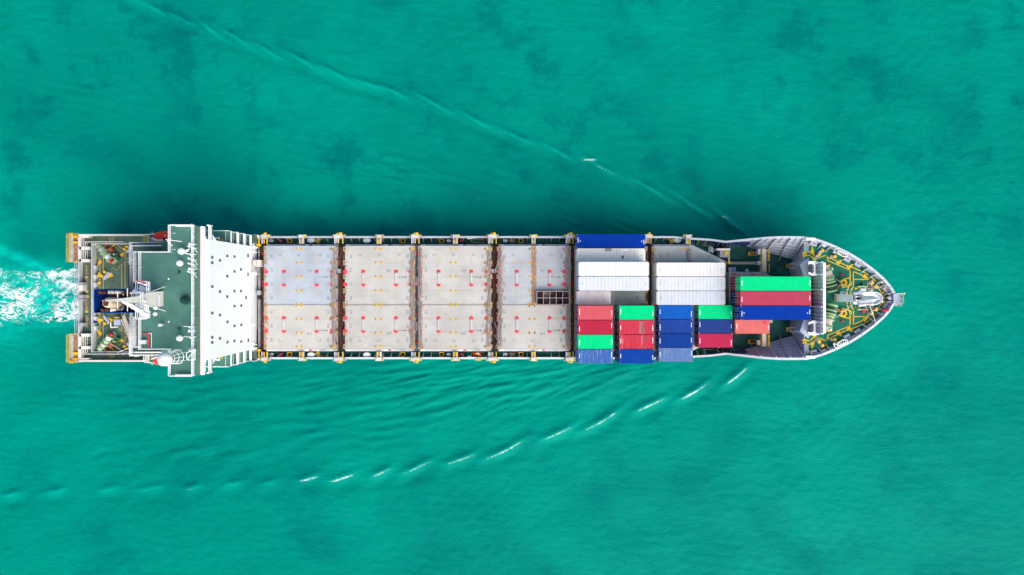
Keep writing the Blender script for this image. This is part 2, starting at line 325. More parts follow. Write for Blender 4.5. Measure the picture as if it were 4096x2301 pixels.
# ------------------------------------------------------------------ the sea: one displaced sheet to the horizon
def build_sea():
    def axis(h, step):
        a = list(np.arange(-h, h + 1e-6, step)); x = h; d = step * 2
        while x < 4000: x += d; d *= 1.6; a.append(x); a.insert(0, -x)
        return np.array(a)
    xs = axis(106.0, 0.30); ys = axis(62.0, 0.30)
    X, Y = np.meshgrid(xs, ys); H = np.zeros_like(X); crest_foam_glint = np.zeros_like(X); glow = np.zeros_like(X)
    s0 = S(0)
    def p(px, py): return (px - 2048) / s0, (1150.5 - py) / s0
    rng = np.random.default_rng(5)
    def ridge(seg, amp, wid, side, fo):
        (x0, y0), (x1, y1) = p(*seg[:2]), p(*seg[2:])
        cx, cy = (x0 + x1) / 2, (y0 + y1) / 2; dx, dy = x1 - x0, y1 - y0; Ln = math.hypot(dx, dy); dx /= Ln; dy /= Ln
        u = (X - cx) * dx + (Y - cy) * dy; v = (-(X - cx) * dy + (Y - cy) * dx) * side
        v = v + 0.10 * np.sin(u * 0.5 + cx) + 0.004 * u * u
        e = np.exp(-(u / (Ln * 0.62)) ** 2)
        nonlocal H, crest_foam_glint, glow
        H = H + amp * e * (np.exp(-(v / wid) ** 2) - 0.62 * np.exp(-((v - 2.3 * wid) / (1.5 * wid)) ** 2) - 0.3 * np.exp(-((v + 2.6 * wid) / (2.2 * wid)) ** 2))
        crest_foam_glint = np.maximum(crest_foam_glint, fo * np.exp(-(np.abs(u) / (Ln * 0.60)) ** 3) * np.exp(-((v - 0.2 * wid) / (0.30 * wid)) ** 2))  # whitish crest flash: some foam, and sky glint painted as colour
        glow = np.maximum(glow, (0.5 if fo > 0.9 else 0.40) * np.exp(-(u / (Ln * 0.62)) ** 2) * np.exp(-((v + 0.1 * wid) / (0.5 * wid)) ** 2))  # paler band painted along the ridge, standing in for its lit slope
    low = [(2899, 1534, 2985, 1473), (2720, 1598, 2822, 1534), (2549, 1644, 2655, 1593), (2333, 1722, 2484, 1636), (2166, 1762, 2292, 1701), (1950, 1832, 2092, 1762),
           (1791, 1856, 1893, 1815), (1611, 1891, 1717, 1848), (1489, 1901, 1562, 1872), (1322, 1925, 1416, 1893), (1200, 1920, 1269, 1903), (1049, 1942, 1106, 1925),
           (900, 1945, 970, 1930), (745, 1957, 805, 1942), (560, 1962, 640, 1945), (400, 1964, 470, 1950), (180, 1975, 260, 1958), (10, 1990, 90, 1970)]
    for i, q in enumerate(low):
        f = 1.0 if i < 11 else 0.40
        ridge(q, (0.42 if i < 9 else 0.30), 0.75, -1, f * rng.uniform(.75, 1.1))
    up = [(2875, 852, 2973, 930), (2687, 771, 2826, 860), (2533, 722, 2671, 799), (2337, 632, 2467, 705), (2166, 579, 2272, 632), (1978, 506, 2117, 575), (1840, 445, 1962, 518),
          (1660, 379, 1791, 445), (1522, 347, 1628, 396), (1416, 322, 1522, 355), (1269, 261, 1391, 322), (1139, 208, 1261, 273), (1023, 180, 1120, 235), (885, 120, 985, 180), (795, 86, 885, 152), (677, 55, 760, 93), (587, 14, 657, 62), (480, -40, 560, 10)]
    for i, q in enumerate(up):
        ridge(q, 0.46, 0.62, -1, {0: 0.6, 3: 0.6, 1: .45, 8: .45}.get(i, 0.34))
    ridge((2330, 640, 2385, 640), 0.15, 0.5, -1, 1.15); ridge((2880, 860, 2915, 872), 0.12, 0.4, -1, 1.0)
    # fan of finer waves inside the wake, both sides
    def fan(x0, y0, x1, y1, wid, slope, lam, amp, seed, longi=0.32):
        nonlocal H, crest_foam_glint
        (ax, ay), (bx, by) = p(x0, y0), p(x1, y1)
        t = np.clip((X - ax) / (bx - ax), -0.15, 1.15); cy = ay + (by - ay) * t
        env = np.exp(-((Y - cy) / wid) ** 2) * np.clip(1.35 - 2.2 * np.abs(t - 0.5), 0, 1)
        r = np.random.default_rng(seed); h = 0
        for k in range(7):
            an = math.radians(slope + r.uniform(-7, 7)); l = lam * r.uniform(0.7, 1.5); ph = r.uniform(0, 6.28)
            kx, ky = -math.sin(an) * 2 * math.pi / l, math.cos(an) * 2 * math.pi / l
            mod = 0.5 + 0.5 * np.sin(X * 2 * math.pi / r.uniform(11, 30) + Y * r.uniform(-0.3, 0.3) + r.uniform(0, 6.28))
            sn = np.sin(kx * X + ky * Y + ph + 0.9 * np.sin(X * longi * r.uniform(.6, 1.3) + r.uniform(0, 6)))
            h = h + mod * (1.7 * np.exp(1.1 * (sn - 1)) - 0.75)
        H = H + (2.4 if lam < 3 else 1.6) * amp * env * h / 2.2
    fan(950, 1500, 2450, 1490, 3.2, 9, 1.5, 0.060, 1); fan(1300, 1590, 2500, 1500, 4.5, 16, 2.3, 0.070, 2); fan(200, 1620, 1500, 1560, 5.0, 4, 2.2, 0.035, 3)
    fan(1250, 600, 2350, 850, 5.0, -20, 1.9, 0.055, 4); fan(1700, 790, 2650, 920, 2.6, -22, 1.3, 0.050, 5); fan(300, 430, 1300, 560, 5.5, -14, 1.7, 0.022, 6); fan(1100, 640, 1900, 740, 4.0, -8, 1.1, 0.03, 9)
    fan(1700, 1690, 2900, 1520, 6.5, 33, 8.0, 0.17, 7, 0.1); fan(1500, 560, 2800, 830, 6.5, -30, 7.0, 0.14, 8, 0.1); fan(400, 1850, 1500, 1830, 5, 22, 6.0, 0.10, 10, 0.1)
    fan(1500, 1500, 2750, 1470, 2.2, 14, 1.1, 0.045, 21); fan(1100, 1560, 2500, 1520, 3.0, 12, 1.3, 0.042, 22); fan(1500, 1640, 2650, 1520, 4.0, 20, 1.7, 0.050, 23)
    fan(700, 1700, 2100, 1640, 5.0, 12, 1.9, 0.035, 24); fan(300, 1800, 1700, 1740, 5.5, 14, 2.6, 0.040, 25); fan(0, 1560, 1000, 1560, 5.0, -3, 1.5, 0.020, 26)
    fan(1500, 660, 2500, 880, 3.5, -24, 1.4, 0.045, 27); fan(900, 520, 1900, 720, 4.0, -18, 1.5, 0.035, 28); fan(2000, 800, 2800, 930, 2.0, -26, 1.0, 0.035, 29); fan(0, 300, 1100, 480, 6.0, -10, 1.4, 0.018, 30)
    fan(200, 150, 800, 500, 14.0, -68, 5.5, 0.05, 31)
    # wind ripples everywhere
    for k in range(26):
        an = rng.normal(1.25, 0.45); l = rng.uniform(0.9, 2.8); md = 0.5 + 0.5 * np.sin(X * rng.uniform(-.25, .25) + Y * rng.uniform(-.25, .25) + rng.uniform(0, 6.28))
        H = H + 0.0042 * l * md * np.sin((math.cos(an) * X + math.sin(an) * Y) * 2 * math.pi / l + rng.uniform(0, 6.28) + 1.1 * np.sin(X * rng.uniform(.1, .5) + k) + 1.1 * np.sin(Y * rng.uniform(.1, .5) + 2 * k))
    # low background swell
    for k in range(14):
        an = rng.uniform(-0.9, 0.9) + math.pi / 2; l = rng.uniform(3, 26); a = 0.0042 * l ** 0.75
        H = H + a * np.sin((math.cos(an) * X + math.sin(an) * Y) * 2 * math.pi / l + rng.uniform(0, 6.28) + 0.8 * np.sin(X * 0.05 + k) + 0.6 * np.sin(Y * 0.07 + 2 * k))
    # propeller wash behind the transom
    sx, syc = p(312, 1180)
    d = np.clip((sx + 2.0 - X), 0, None)
    hw = 5.6 + 0.055 * d
    cy = syc - 0.01 * d + 0.5 * np.sin(X * 0.21)
    prof = np.clip(1.25 - np.abs(Y - cy) / hw, 0, 1)
    on = np.clip((sx + 2.5 - X) / 2.0, 0, 1)
    foam = on * np.clip(prof * 2.2, 0, 1) * np.clip(0.88 - d / 260.0, 0.0, 1)
    (qx, qy) = p(100, 1150)
    foam = foam * (0.93 + 0.10 * np.sin(X * 0.42 + 0.9 * np.sin(Y * 0.6)))
    aer_glow = on * np.clip(1.35 - np.abs(Y - cy) / hw, 0, 1) * np.clip(1 - d / 130, 0, 1)
    # brighter aerated ribbon spreading up-left off the quarter
    aer_glow = np.maximum(aer_glow, 0.75 * on * np.exp(-((Y - (p(0, 1000)[1] + (X - p(0, 0)[0]) * -0.42)) / 1.2) ** 2) * np.clip(d / 4, 0, 1))
    aer_glow = np.maximum(aer_glow, 0.45 * np.clip((p(230, 0)[0] - X) / 8, 0, 1) * np.exp(-((Y - p(0, 1320)[1]) / 3.0) ** 2))
    aer_glow = np.maximum(aer_glow, glow)
    chop = sum(np.sin((math.cos(t) * X + math.sin(t) * Y) * 2 * math.pi / l + q + 1.3 * np.sin(X * .7 + q) + 1.3 * np.sin(Y * .8 - q)) for t, l, q in [(rng.uniform(0, 6.28), rng.uniform(1.2, 3.5), rng.uniform(0, 6.28)) for _ in range(9)])
    H = H + 0.055 * chop * np.clip(aer_glow, 0, 1) * on
    far = np.clip((np.maximum(np.abs(X) - 100, np.abs(Y) - 58)) / 6, 0, 1); H = H * (1 - far)
    ny, nx = X.shape
    co = np.stack([X, Y, H], -1).reshape(-1, 3).astype(np.float32)
    i = np.arange((ny - 1) * (nx - 1)); r_ = i // (nx - 1); c_ = i % (nx - 1); a = r_ * nx + c_
    q = np.stack([a, a + 1, a + nx + 1, a + nx], -1).astype(np.int32)
    me = bpy.data.meshes.new('sea'); me.vertices.add(len(co)); me.loops.add(q.size); me.polygons.add(len(q))
    me.vertices.foreach_set('co', co.ravel()); me.loops.foreach_set('vertex_index', q.ravel())
    me.polygons.foreach_set('loop_start', np.arange(0, q.size, 4, dtype=np.int32)); me.polygons.foreach_set('loop_total', np.full(len(q), 4, dtype=np.int32))
    me.polygons.foreach_set('use_smooth', np.ones(len(q), dtype=bool))
    for nm, arr in (('foam', foam), ('aerated_glow', aer_glow), ('crest_foam_glint', crest_foam_glint)):
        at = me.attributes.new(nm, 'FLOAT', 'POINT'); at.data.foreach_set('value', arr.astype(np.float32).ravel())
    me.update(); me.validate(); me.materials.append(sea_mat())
    return tag(inst('sea', me), 'turquoise sea with bow wave crests and white propeller wash', 'sea', kind='structure')
build_sea()
# ------------------------------------------------------------------ the ship: hull and decks
YC = -1.87                                 # ship's centreline
ship = thing('container_ship', 'long container ship with white bridge tower aft and grey hatch covers, steaming right', 'ship', (0, YC, 0))
ZD, ZH, ZP, ZF = 6.4, 9.5, 10.0, 11.6      # main deck, hatch tops, poop deck, forecastle deck
railpx = [(312, 940, 10.9), (640, 940, 10.9), (1000, 940, 10.9), (1036, 941, 9.6), (1046, 945, 7.8), (1500, 945, 7.8), (2000, 945, 7.8), (2400, 945, 7.8), (2690, 945, 7.9), (2766, 951, 8.2), (2845, 956, 8.8), (2905, 964, 9.6),
          (2950, 959, 10.4), (3000, 954, 11.2), (3050, 949, 12.0), (3100, 946, 12.5), (3150, 945, 12.8), (3222, 946, 13.0), (3255, 952, 13.0), (3290, 962, 13.0), (3345, 984, 13.0), (3400, 1011, 13.0),
          (3450, 1042, 13.0), (3500, 1079, 13.0), (3540, 1115, 13.0), (3566, 1146, 13.0), (3582, 1172, 13.0)]
railL = [W(*q) for q in railpx]
def mir(p): return Vector((p[0], 2 * YC - p[1], p[2]))
tip = Vector(((3589 - 2048) / S(13), YC, 13.0))
railR = [mir(p) for p in railL]
outline = railL + [tip] + railR[::-1]
def rail_y(x):                              # half-breadth (rail) at x
    for a, b in zip(railL[:-1], railL[1:]):
        if a.x <= x <= b.x:
            t = (x - a.x) / (b.x - a.x); return a.y + (b.y - a.y) * t, a.z + (b.z - a.z) * t
    return railL[0].y, railL[0].z
def wlp(p):                                 # waterline / bottom point under a rail point
    f = 1.0 if p.x < 22 else max(0.02, 1 - ((p.x - 22) / 45.0) ** 1.6 * 0.93)
    return Vector((min(p.x, 66.5) if p.x > 40 else p.x, YC + (p.y - YC) * f, -2.0))
mb = MB(); n = len(outline)
low = [wlp(p) for p in outline]
mb.add(outline + low, [(i, n + i, n + (i + 1) % n, (i + 1) % n) for i in range(n)] )
mb.build('hull', M['hull'], ship, smooth=False)

def inner(p, d=0.12):
    y = p.y - YC; return Vector((p.x, YC + (y - math.copysign(d, y)), p.z))
def deck(name, x0, x1, z, mat, zt=0.12, off=0.1):
    xs = [x0] + [p.x for p in railL if x0 < p.x < x1] + [x1]
    L = [(x, rail_y(x)[0] - off) for x in xs]
    return MB().prism(L + [(x, 2 * YC - y) for x, y in L[::-1]], z - zt, z).build(name, mat, ship)
XM0, XF = -46.0, 52.3
def shell_in(x, z):                         # inside breadth at height z in the flared bow
    y, zr = rail_y(x)
    return y
# main deck (kept inside the flare), forecastle deck
xs = [XM0 - 2] + [p.x for p in railL if XM0 < p.x < 40] + [41.0]
Lp = [(x, rail_y(x)[0] - 0.1) for x in xs] + [(43.4, 8.05), (48, 6.7), (XF + 1.2, 5.0)]
MB().prism(Lp + [(x, 2 * YC - y) for x, y in Lp[::-1]], ZD - 0.12, ZD).build('main_deck', M['deck'], ship)
Lp = [(XF, rail_y(XF)[0] - 0.35)] + [(p.x, p.y - 0.35) for p in railL if p.x > XF + 0.3]
Lp[-1] = (Lp[-1][0] - 0.3, Lp[-1][1])
MB().prism(Lp + [(tip.x - 0.6, YC)] + [(x, 2 * YC - y) for x, y in Lp[::-1]], ZF - 0.15, ZF).build('forecastle_deck', M['fore'], ship)
MB().box(XF - 0.12, XF + 0.003, 2 * YC - 8.6, 8.6, ZD, ZF - 0.01).build('forecastle_bulkhead', M['bow_grey'], ship)

# bulwark plate + cap rail, one each side and segment
def cap(name, pts, wd, hgt, mat, closed=False):
    mb = MB()
    for a, b in zip(pts[:-1], pts[1:]):
        a = Vector(a); b = Vector(b); d = Vector((b.x - a.x, b.y - a.y, 0)).normalized(); nn = Vector((-d.y, d.x, 0))
        if nn.y * (a.y + b.y - 2 * YC) < 0: nn = -nn
        ia, ib = a - nn * wd, b - nn * wd
        dz = Vector((0, 0, hgt))
        e = d * 0.02
        mb.add([a - e, b + e, ib + e, ia - e, a - dz - e, b - dz + e, ib - dz + e, ia - dz - e], [(0, 1, 2, 3), (7, 6, 5, 4), (0, 4, 5, 1), (1, 5, 6, 2), (2, 6, 7, 3), (3, 7, 4, 0)])
    return mb.build(name, mat, ship)
main_l = [p for p in railL if -46.6 < p.x and p.x <= railL[12].x]
bow_l = [p for p in railL if p.x >= railL[12].x]
for side in (0, 1):
    f = (lambda q: q) if side == 0 else mir
    cap('cap_rail', [f(p) + Vector((0, 0, .02)) for p in main_l], 0.36, 0.12, M['rail'])
    cap('bow_cap_rail', [f(p) + Vector((0, 0, .02)) for p in bow_l] + [tip + Vector((0, 0, .02))], 0.40, 0.14, M['bow_rail'] if 'bow_rail' in M else M['rail'])
    mb = MB()                               # inner bulwark plate round the forecastle
    q = [p for p in bow_l if p.x > XF - 0.9] + [tip]
    for a, b in zip(q[:-1], q[1:]):
        def lo(p):
            c = Vector((55.0, YC, 0)); d = Vector((p.x - c.x, p.y - c.y, 0)); d = d * (1 - 0.55 / d.length)
            return Vector((c.x + d.x, c.y + d.y, ZF - 0.02))
        def hi(p):
            c = Vector((55.0, YC, 0)); d = Vector((p.x - c.x, p.y - c.y, 0)); d = d * (1 - 0.30 / d.length)
            return Vector((c.x + d.x, c.y + d.y, 12.9))
        v = [f(hi(a)), f(hi(b)), f(lo(b)), f(lo(a))]
        mb.add(v, [(0, 1, 2, 3) if side == 0 else (3, 2, 1, 0)])
    mb.build('bulwark_plate', M['bow_grey'], ship)
    mb = MB()                               # inner bulwark plate along the main deck
    for a, b in zip(main_l[:-1], main_l[1:]):
        a, b = f(inner(a, .16)), f(inner(b, .16))
        mb.add([a, b, Vector((b.x, b.y, ZD)), Vector((a.x, a.y, ZD))], [(0, 1, 2, 3) if side == 0 else (3, 2, 1, 0)])
    mb.build('bulwark_plate', M['deck'], ship)
# bulwark stays along the passages
stay = MB().add([(-.04, 0, 0), (.04, 0, 0), (.04, -.75, 0), (-.04, -.75, 0), (-.04, 0, 1.3), (.04, 0, 1.3), (.04, -.1, 1.3), (-.04, -.1, 1.3)], [(0, 1, 2, 3), (4, 7, 6, 5), (0, 4, 5, 1), (1, 5, 6, 2), (2, 6, 7, 3), (3, 7, 4, 0)]).mesh('bulwark_stay', M['lightgrey'])
for px in list(range(1085, 2750, 32)) + [2790, 2820, 2872, 2888, 2905, 2922, 2938, 2955]:
    x = (px - 2048) / S(7); y = rail_y(x)[0] - 0.35
    if px % 5 == 0 or px > 2750 or random.random() < 0.6:
        inst('bulwark_stay', stay, ship, (x, y, ZD)); inst('bulwark_stay', stay, ship, (x, 2 * YC - y, ZD), (0, 0, math.pi))

# flared grey wedge in front of the forecastle, with stiffeners and web frames
def wedge(side):
    f = (lambda q: q) if side == 0 else mir
    mb = MB(); fr = MB(); st = MB()
    xo = [42.0, 43.2, 44.4, 45.6, 46.8, 48.0, 49.2, 50.4, 51.4, 52.2]
    O = []; I = []
    for x in xo:
        y, z = rail_y(x); O.append(Vector((x, y - 0.3, z - 0.05)))
        t = (x - 42.0) / 10.2; I.append(Vector((42.0 + 11.2 * t, 8.25 - 3.25 * t, ZD + 0.15 + 0.6 * t)))
    rows = 6
    def P(i, k): return O[i].lerp(I[i], k / rows) + Vector((0, 0, -0.5 * math.sin(math.pi * k / rows)))
    for i in range(len(xo) - 1):
        for k in range(rows):
            v = [f(P(i, k)), f(P(i + 1, k)), f(P(i + 1, k + 1)), f(P(i, k + 1))]
            mb.add(v, [(3, 2, 1, 0) if side == 0 else (0, 1, 2, 3)])
    part = mb.build('flare_plating', M['bow_grey'], ship)
    for k in (2, 3, 4, 5, 6):
        st = MB(); i0 = max(1, 6 - k)
        st.path([f(P(i, k) + Vector((0, 0, .04))) for i in range(i0, len(xo))], 0.10, 4).build('stiffener', M['rail'], part)
    for i in range(1, len(xo) - 1):
        long = i in (2, 4, 6, 8)
        kk = rows if long else 2
        h = 0.5 if long else 0.25
        for k in range(kk):
            a, b = P(i, k), P(i, k + 1); a = a + Vector((-.012 * k, 0, 0)); up = Vector((-0.10, -0.30 if long else -0.12, h))
            w = Vector((.05, 0, 0))
            v = [f(a - w), f(a + w), f(b + w), f(b - w), f(a - w + up * (1 - k / kk * .3)), f(a + w + up * (1 - k / kk * .3)), f(b + w + up * (1 - (k + 1) / kk * .3)), f(b - w + up * (1 - (k + 1) / kk * .3))]
            fr.add(v, [(0, 1, 2, 3), (4, 5, 6, 7), (0, 1, 5, 4), (1, 2, 6, 5), (2, 3, 7, 6), (3, 0, 4, 7)])
        if long:
            e = P(i, rows); fr.add([f(e + Vector((-.06, 0, 0))), f(e + Vector((.06, 0, 0))), f(e + Vector((-.5, -1.3, .0))), f(e + Vector((0, 0, .55)))], [(0, 1, 2), (0, 2, 3), (1, 2, 3), (0, 1, 3)])
        fr.build('web_frame', M['rail'], part); fr = MB()
wedge(0); wedge(1)

# ------------------------------------------------------------------ text (mirrored, as in the photograph)
_txt = {}
def text_mesh(s, size, mat):
    k = (s, size, mat.name)
    if k in _txt: return _txt[k]
    cu = bpy.data.curves.new('marking', 'FONT'); cu.body = s; cu.size = size; cu.align_x = 'CENTER'; cu.align_y = 'CENTER'; cu.space_character = 1.25
    o = bpy.data.objects.new('marking', cu); col.objects.link(o)
    me = bpy.data.meshes.new_from_object(o.evaluated_get(bpy.context.evaluated_depsgraph_get()))
    bpy.data.objects.remove(o); bpy.data.curves.remove(cu)
    me.materials.clear(); me.materials.append(mat); me.name = 'marking'; _txt[k] = me
    return me
def mark(s, px, py, z, parent, size=0.62, flip='h', rz=0.0, mat=None):
    me = text_mesh(s, size, mat or M['mark'])
    p = W(px, py, z); p.z = z + 0.006
    o = inst('number_marking', me, parent, p, (0, 0, rz), (-1, 1, 1) if flip == 'h' else (1, -1, 1))
    return o

# ------------------------------------------------------------------ hatch coamings, cross decks
YH0, YH1 = 7.57, -11.27                     # outer edges of the covers
YS = -3.16                                  # seam between the upper and lower cover
bays = [(1055, 1350), (1372, 1660), (1672, 1969), (1987, 2283), (2297, 2590), (2607, 2905)]
coam = M['lightgrey']
for i, (a, b) in enumerate(bays):
    xa, xb = (a - 2048) / 22.0, (b - 2048) / 22.0
    if i < 5:
        MB().box(xa + .25, xb - .25, YH1 - 0.38, YH0 + 0.32, ZD, 8.75).build('hatch_coaming', coam, ship)
    else:
        xd = (2770 - 2048) / 22.0
        pl = [(xa + .25, YH0 + .32), (xd, YH0 + .32), (xb - .1, 4.95), (xb - .1, 2 * YC - 4.95), (xd, YH1 - .38), (xa + .25, YH1 - .38)]
        MB().prism(pl, ZD, 8.75).build('hatch_coaming', coam, ship)
# dark cross decks between bays
gaps = [(1022, 1055, 'rod'), (1350, 1372, 'rod'), (1660, 1672, 'blue'), (1969, 1987, 'rod'), (2283, 2297, 'rod'), (2590, 2607, 'dark'), (2905, 2922, 'dark')]
M['crossblue'] = paint('cross_deck_blue_grey', (0.10, 0.135, 0.19), 0.6, 0.2, 1.0)
M['crossdark'] = paint('cross_deck_dark', (0.045, 0.038, 0.036), 0.7, 0.35, 1.2)
for a, b, k in gaps:
    xa, xb = (a - 2048) / 22.0, (b - 2048) / 22.0
    MB().box(xa - .24, xb + .24, YH1 - 0.3, YH0 + 0.25, ZD + .01, 7.9 if k != 'blue' else 8.6).build('cross_deck', M['crossblue'] if k == 'blue' else M['crossdark'], ship)

# ------------------------------------------------------------------ hatch covers
HM = {'blue': hatch_mat('hatch_blue_grey', (0.385, 0.42, 0.465), 0.20), 'cream': hatch_mat('hatch_cream_grey', (0.475, 0.457, 0.420), 0.42),
      'rusty': hatch_mat('hatch_rusty_grey', (0.42, 0.435, 0.45), 0.78, 0.40), 'grey': hatch_mat('hatch_grey', (0.37, 0.38, 0.37), 0.35)}
pad_me = MB()
pad_me.box(-.17, .17, -.21, .21, 0, .05)
pad_m = pad_me.mesh('lashing_socket', M['yellow'])
padr_m = MB().box(-.17, .17, -.21, .21, 0, .05).mesh('lashing_socket', paint('rusted_yellow', (0.42, 0.25, 0.08), 0.7, 0.3, 2.0, RUST, 0.4, 2.5))
hole_m = MB().box(-.05, .05, -.13, .13, .05, .058).mesh('socket_hole', M['steel'])
def disc_mesh(a0, a1, r=0.40, hole=0.10):
    n = 20; vs = []; fs = []
    for i in range(n + 1):
        t = R(a0 + (a1 - a0) * i / n)
        vs += [(hole * math.cos(t), hole * math.sin(t), 0), (r * math.cos(t), r * math.sin(t), 0)]
    for i in range(n): fs.append((2 * i, 2 * i + 1, 2 * i + 3, 2 * i + 2))
    return MB().add(vs, fs)
disc_full = disc_mesh(0, 360).mesh('lifting_point_disc', M['fadedred'])
disc_top = disc_mesh(-40, 235).mesh('lifting_point_disc', M['fadedred'])
disc_bot = disc_mesh(140, 385).mesh('lifting_point_disc', M['fadedred'])
boss = MB().lathe([(.10, 0), (.10, .12), (.04, .14)], (0, 0, 0), 10).mesh('lifting_boss', M['rust'])
vline = {}
def yline(px, y0, y1, parent, z=ZH, mat='paleyellow'):
    a, b = W(px, y0, z), W(px, y1, z)
    MB().box(a.x - .06, a.x + .06, b.y, a.y, z + .004, z + .03).build('guide_strip', M[mat], parent, ((a.x), (a.y + b.y) / 2, z))

names = [('nearest the bridge tower', ('27', '26', '25'), 'S7', 'P7'), ('second along from the bridge tower', ('23', '22', '21'), 'S6', 'P6'),
         ('third along from the bridge tower', ('19', '18', '17'), 'S5', 'P5'), ('just left of the container stacks', ('15', '14', '13'), 'S4', 'P4')]
rowsU = [996, 1051, 1107, 1163, 1217]; rowsD = [1224, 1277, 1332, 1387]
for i, (a, b) in enumerate(bays):
    xa, xb = (a - 2048) / 22.0, (b - 2048) / 22.0; xm = (xa + xb) / 2
    for up in (True, False):
        y0, y1 = (YH0, YS + 0.05) if up else (YS - 0.05, YH1)
        notch_l, notch_r = i in (1, 3, 5), i in (0, 2, 4)
        mb = MB()
        la = xa + (0.34 if notch_l else 0); rb = xb - (0.34 if notch_r else 0)
        z0 = 8.75
        if i == 5:
            xd = (2770 - 2048) / 22.0
            pl = [(la, y0), (xd, y0), (rb, 4.75), (rb, y1), (la, y1)] if up else [(la, y0), (rb, y0), (rb, 2 * YC - 4.75), (xd, y1), (la, y1)]
            mb.prism(pl, z0, ZH)
        else:
            mb.box(la, rb, y1, y0, z0, ZH)
            # shallow rim plates and seams standing proud
            for k, fy in enumerate((0.0, 1.0)):
                yy = y0 + (y1 - y0) * fy; sgn = -1 if fy == 0 else 1
                mb.box(la + .3, rb - .3, yy, yy + sgn * 0.10, ZH, ZH + .03)
        for r in (rowsU if up else rowsD):
            yy = (1150.5 - r) / 22.0
            lo, hi = max(min(y0, y1), yy - .42), min(max(y0, y1), yy + .42)
            if notch_l: mb.box(xa, la + .003, lo, hi, z0, ZH - .003)
            if notch_r: mb.box(rb - .003, xb, lo, hi, z0, ZH - .003)
        mk = 'blue' if (i == 0 and up) else 'rusty' if (i == 3 and up) else 'grey' if i >= 4 else 'cream'
        if i < 4:
            lab = '%s %s hatch cover %s' % ('upper' if up else 'lower', {'blue': 'blue-grey', 'rusty': 'rust-streaked grey', 'cream': 'cream-grey'}[mk], names[i][0])
            if i == 3 and up: lab = 'rust-streaked grey steel hatch cover holding the bin of lashing gear'
        elif i == 4: lab = 'grey steel hatch cover under the white containers right of the bin' if up else 'grey steel hatch cover hidden below the red and green short containers'
        else: lab = 'grey steel hatch cover with slanted corner above the white containers' if up else 'grey steel hatch cover below the all-blue container stack'
        hc = mb.build('hatch_cover', HM[mk], None, (xm, (y0 + y1) / 2, z0)); tag(hc, lab, 'hatch cover', 'hatch covers along the holds')
        # lashing sockets
        for r in (rowsU if up else rowsD):
            for dx in (6, 131, 152, 268, 285):
                if i == 5 and (r < 1010 and dx > 131): continue
                if i == 4 and dx < 160 : continue
                if dx == 285 and not notch_r and i not in (1, 3): continue
                px = a + dx + (4 if i == 2 and dx < 20 else 0)
                if i == 2 and dx == 285: px = a + 290
                rusty = (dx in (6, 268)) or (i >= 3 and random.random() < .6)
                p = W(px, r, ZH)
                pd = inst('lashing_socket', padr_m if rusty else pad_m, hc, p)
                inst('socket_hole', hole_m, pd, p)
        if i >= 4:
            if i == 5 and up:
                mark('05', 2642, 1025, ZH, hc, rz=R(-90)); mark('07', 2673, 1020, ZH, hc); mark('05', 2836, 1027, ZH, hc)
                yline(2686, 1019, 1046, hc)
            if i == 4 and up: mark('00', 2550, 1192, ZH, hc, rz=R(-90))
            continue
        # lifting points, bars between them, guide strips
        ry = (1087, 1138) if up else (1273, 1324)
        for dx in (81, 212):
            dx += (0 if i < 2 else 1 if i == 2 else -1)
            for q, yy in enumerate(ry):
                p = W(a + dx, yy, ZH); p.z += .006
                d = inst('lifting_point_disc', disc_top if q == 0 else disc_bot, hc, p, (0, 0, R(random.uniform(-12, 12))))
                inst('lifting_boss', boss, d, p)
            pa, pb = W(a + dx, ry[0] + 6, ZH), W(a + dx, ry[1] - 5, ZH)
            MB().box(pa.x - .12, pa.x + .16, pb.y, pa.y, ZH + .004, ZH + .16).build('lifting_bar', M['lightgrey'] if not (i == 0 and up) else HM['blue'], hc, ((pa.x), (pa.y + pb.y) / 2, ZH))
            if up: yline(a + dx, 1019, 1055, hc); yline(a + dx, 1149, 1184, hc)
            else: yline(a + dx, 1226, 1262, hc); yline(a + dx, 1339, 1362, hc)
        for px in (a + 9, a + (273 if notch_r else 270)):
            for yy in ry:
                p = W(px, yy, ZH); p.z += .006
                d = inst('lifting_point_disc', disc_full, hc, p, (0, 0, R(random.uniform(0, 90))))
                inst('lifting_boss', boss, d, p)
        # numbers
        nr = ('05', '03', '01', '00') if up else ('02', '04', '06')
        for t, yy in zip(nr, (1025, 1080, 1135, 1192) if up else (1248, 1304, 1360)):
            for px in (a + 31, a + 257): mark(t, px, yy, ZH, hc, rz=R(-90))
        for t, dx in zip(names[i][1], (65, 143, 222)):
            if not (i == 3 and t == '14' and up): mark(t, a + dx + random.randint(-2, 2), 1020 if up else 1363, ZH, hc, flip='h' if up else 'v')
        mark(names[i][2] if up else names[i][3], a + 183, 1084 if up else 1333, ZH, hc, size=.75, flip='h' if up else 'v')
        # direction arrow
        ax, ay = a + 247, (1109 if up else 1322)
        p = W(ax, ay, ZH)
        MB().add([(p.x - .45, p.y - .05, ZH + .006), (p.x + .1, p.y - .05, ZH + .006), (p.x + .1, p.y + .05, ZH + .006), (p.x - .45, p.y + .05, ZH + .006), (p.x + .1, p.y - .2, ZH + .006), (p.x + .42, p.y, ZH + .006), (p.x + .1, p.y + .2, ZH + .006)],
                 [(0, 1, 2, 3), (4, 5, 6)]).build('direction_arrow', M['mark'], hc, p)
        mark('FORE', a + 229, ay, ZH, hc, size=.36, flip='h' if up else 'v')
        # small red and grey fittings on the outer edge
        ye = 981 if up else 1401
        for px, mt, l in ((a + 187, 'red', .5), (a + 237, 'grey', .9), (a + 20, 'white', .8), (a + 175, 'white', .9)):
            p = W(px, ye, 8.8); MB().box(p.x - l / 2, p.x + l / 2, p.y - .1, p.y + .1, 8.76, 8.95).build('cover_cleat', M[mt], hc, p)
    
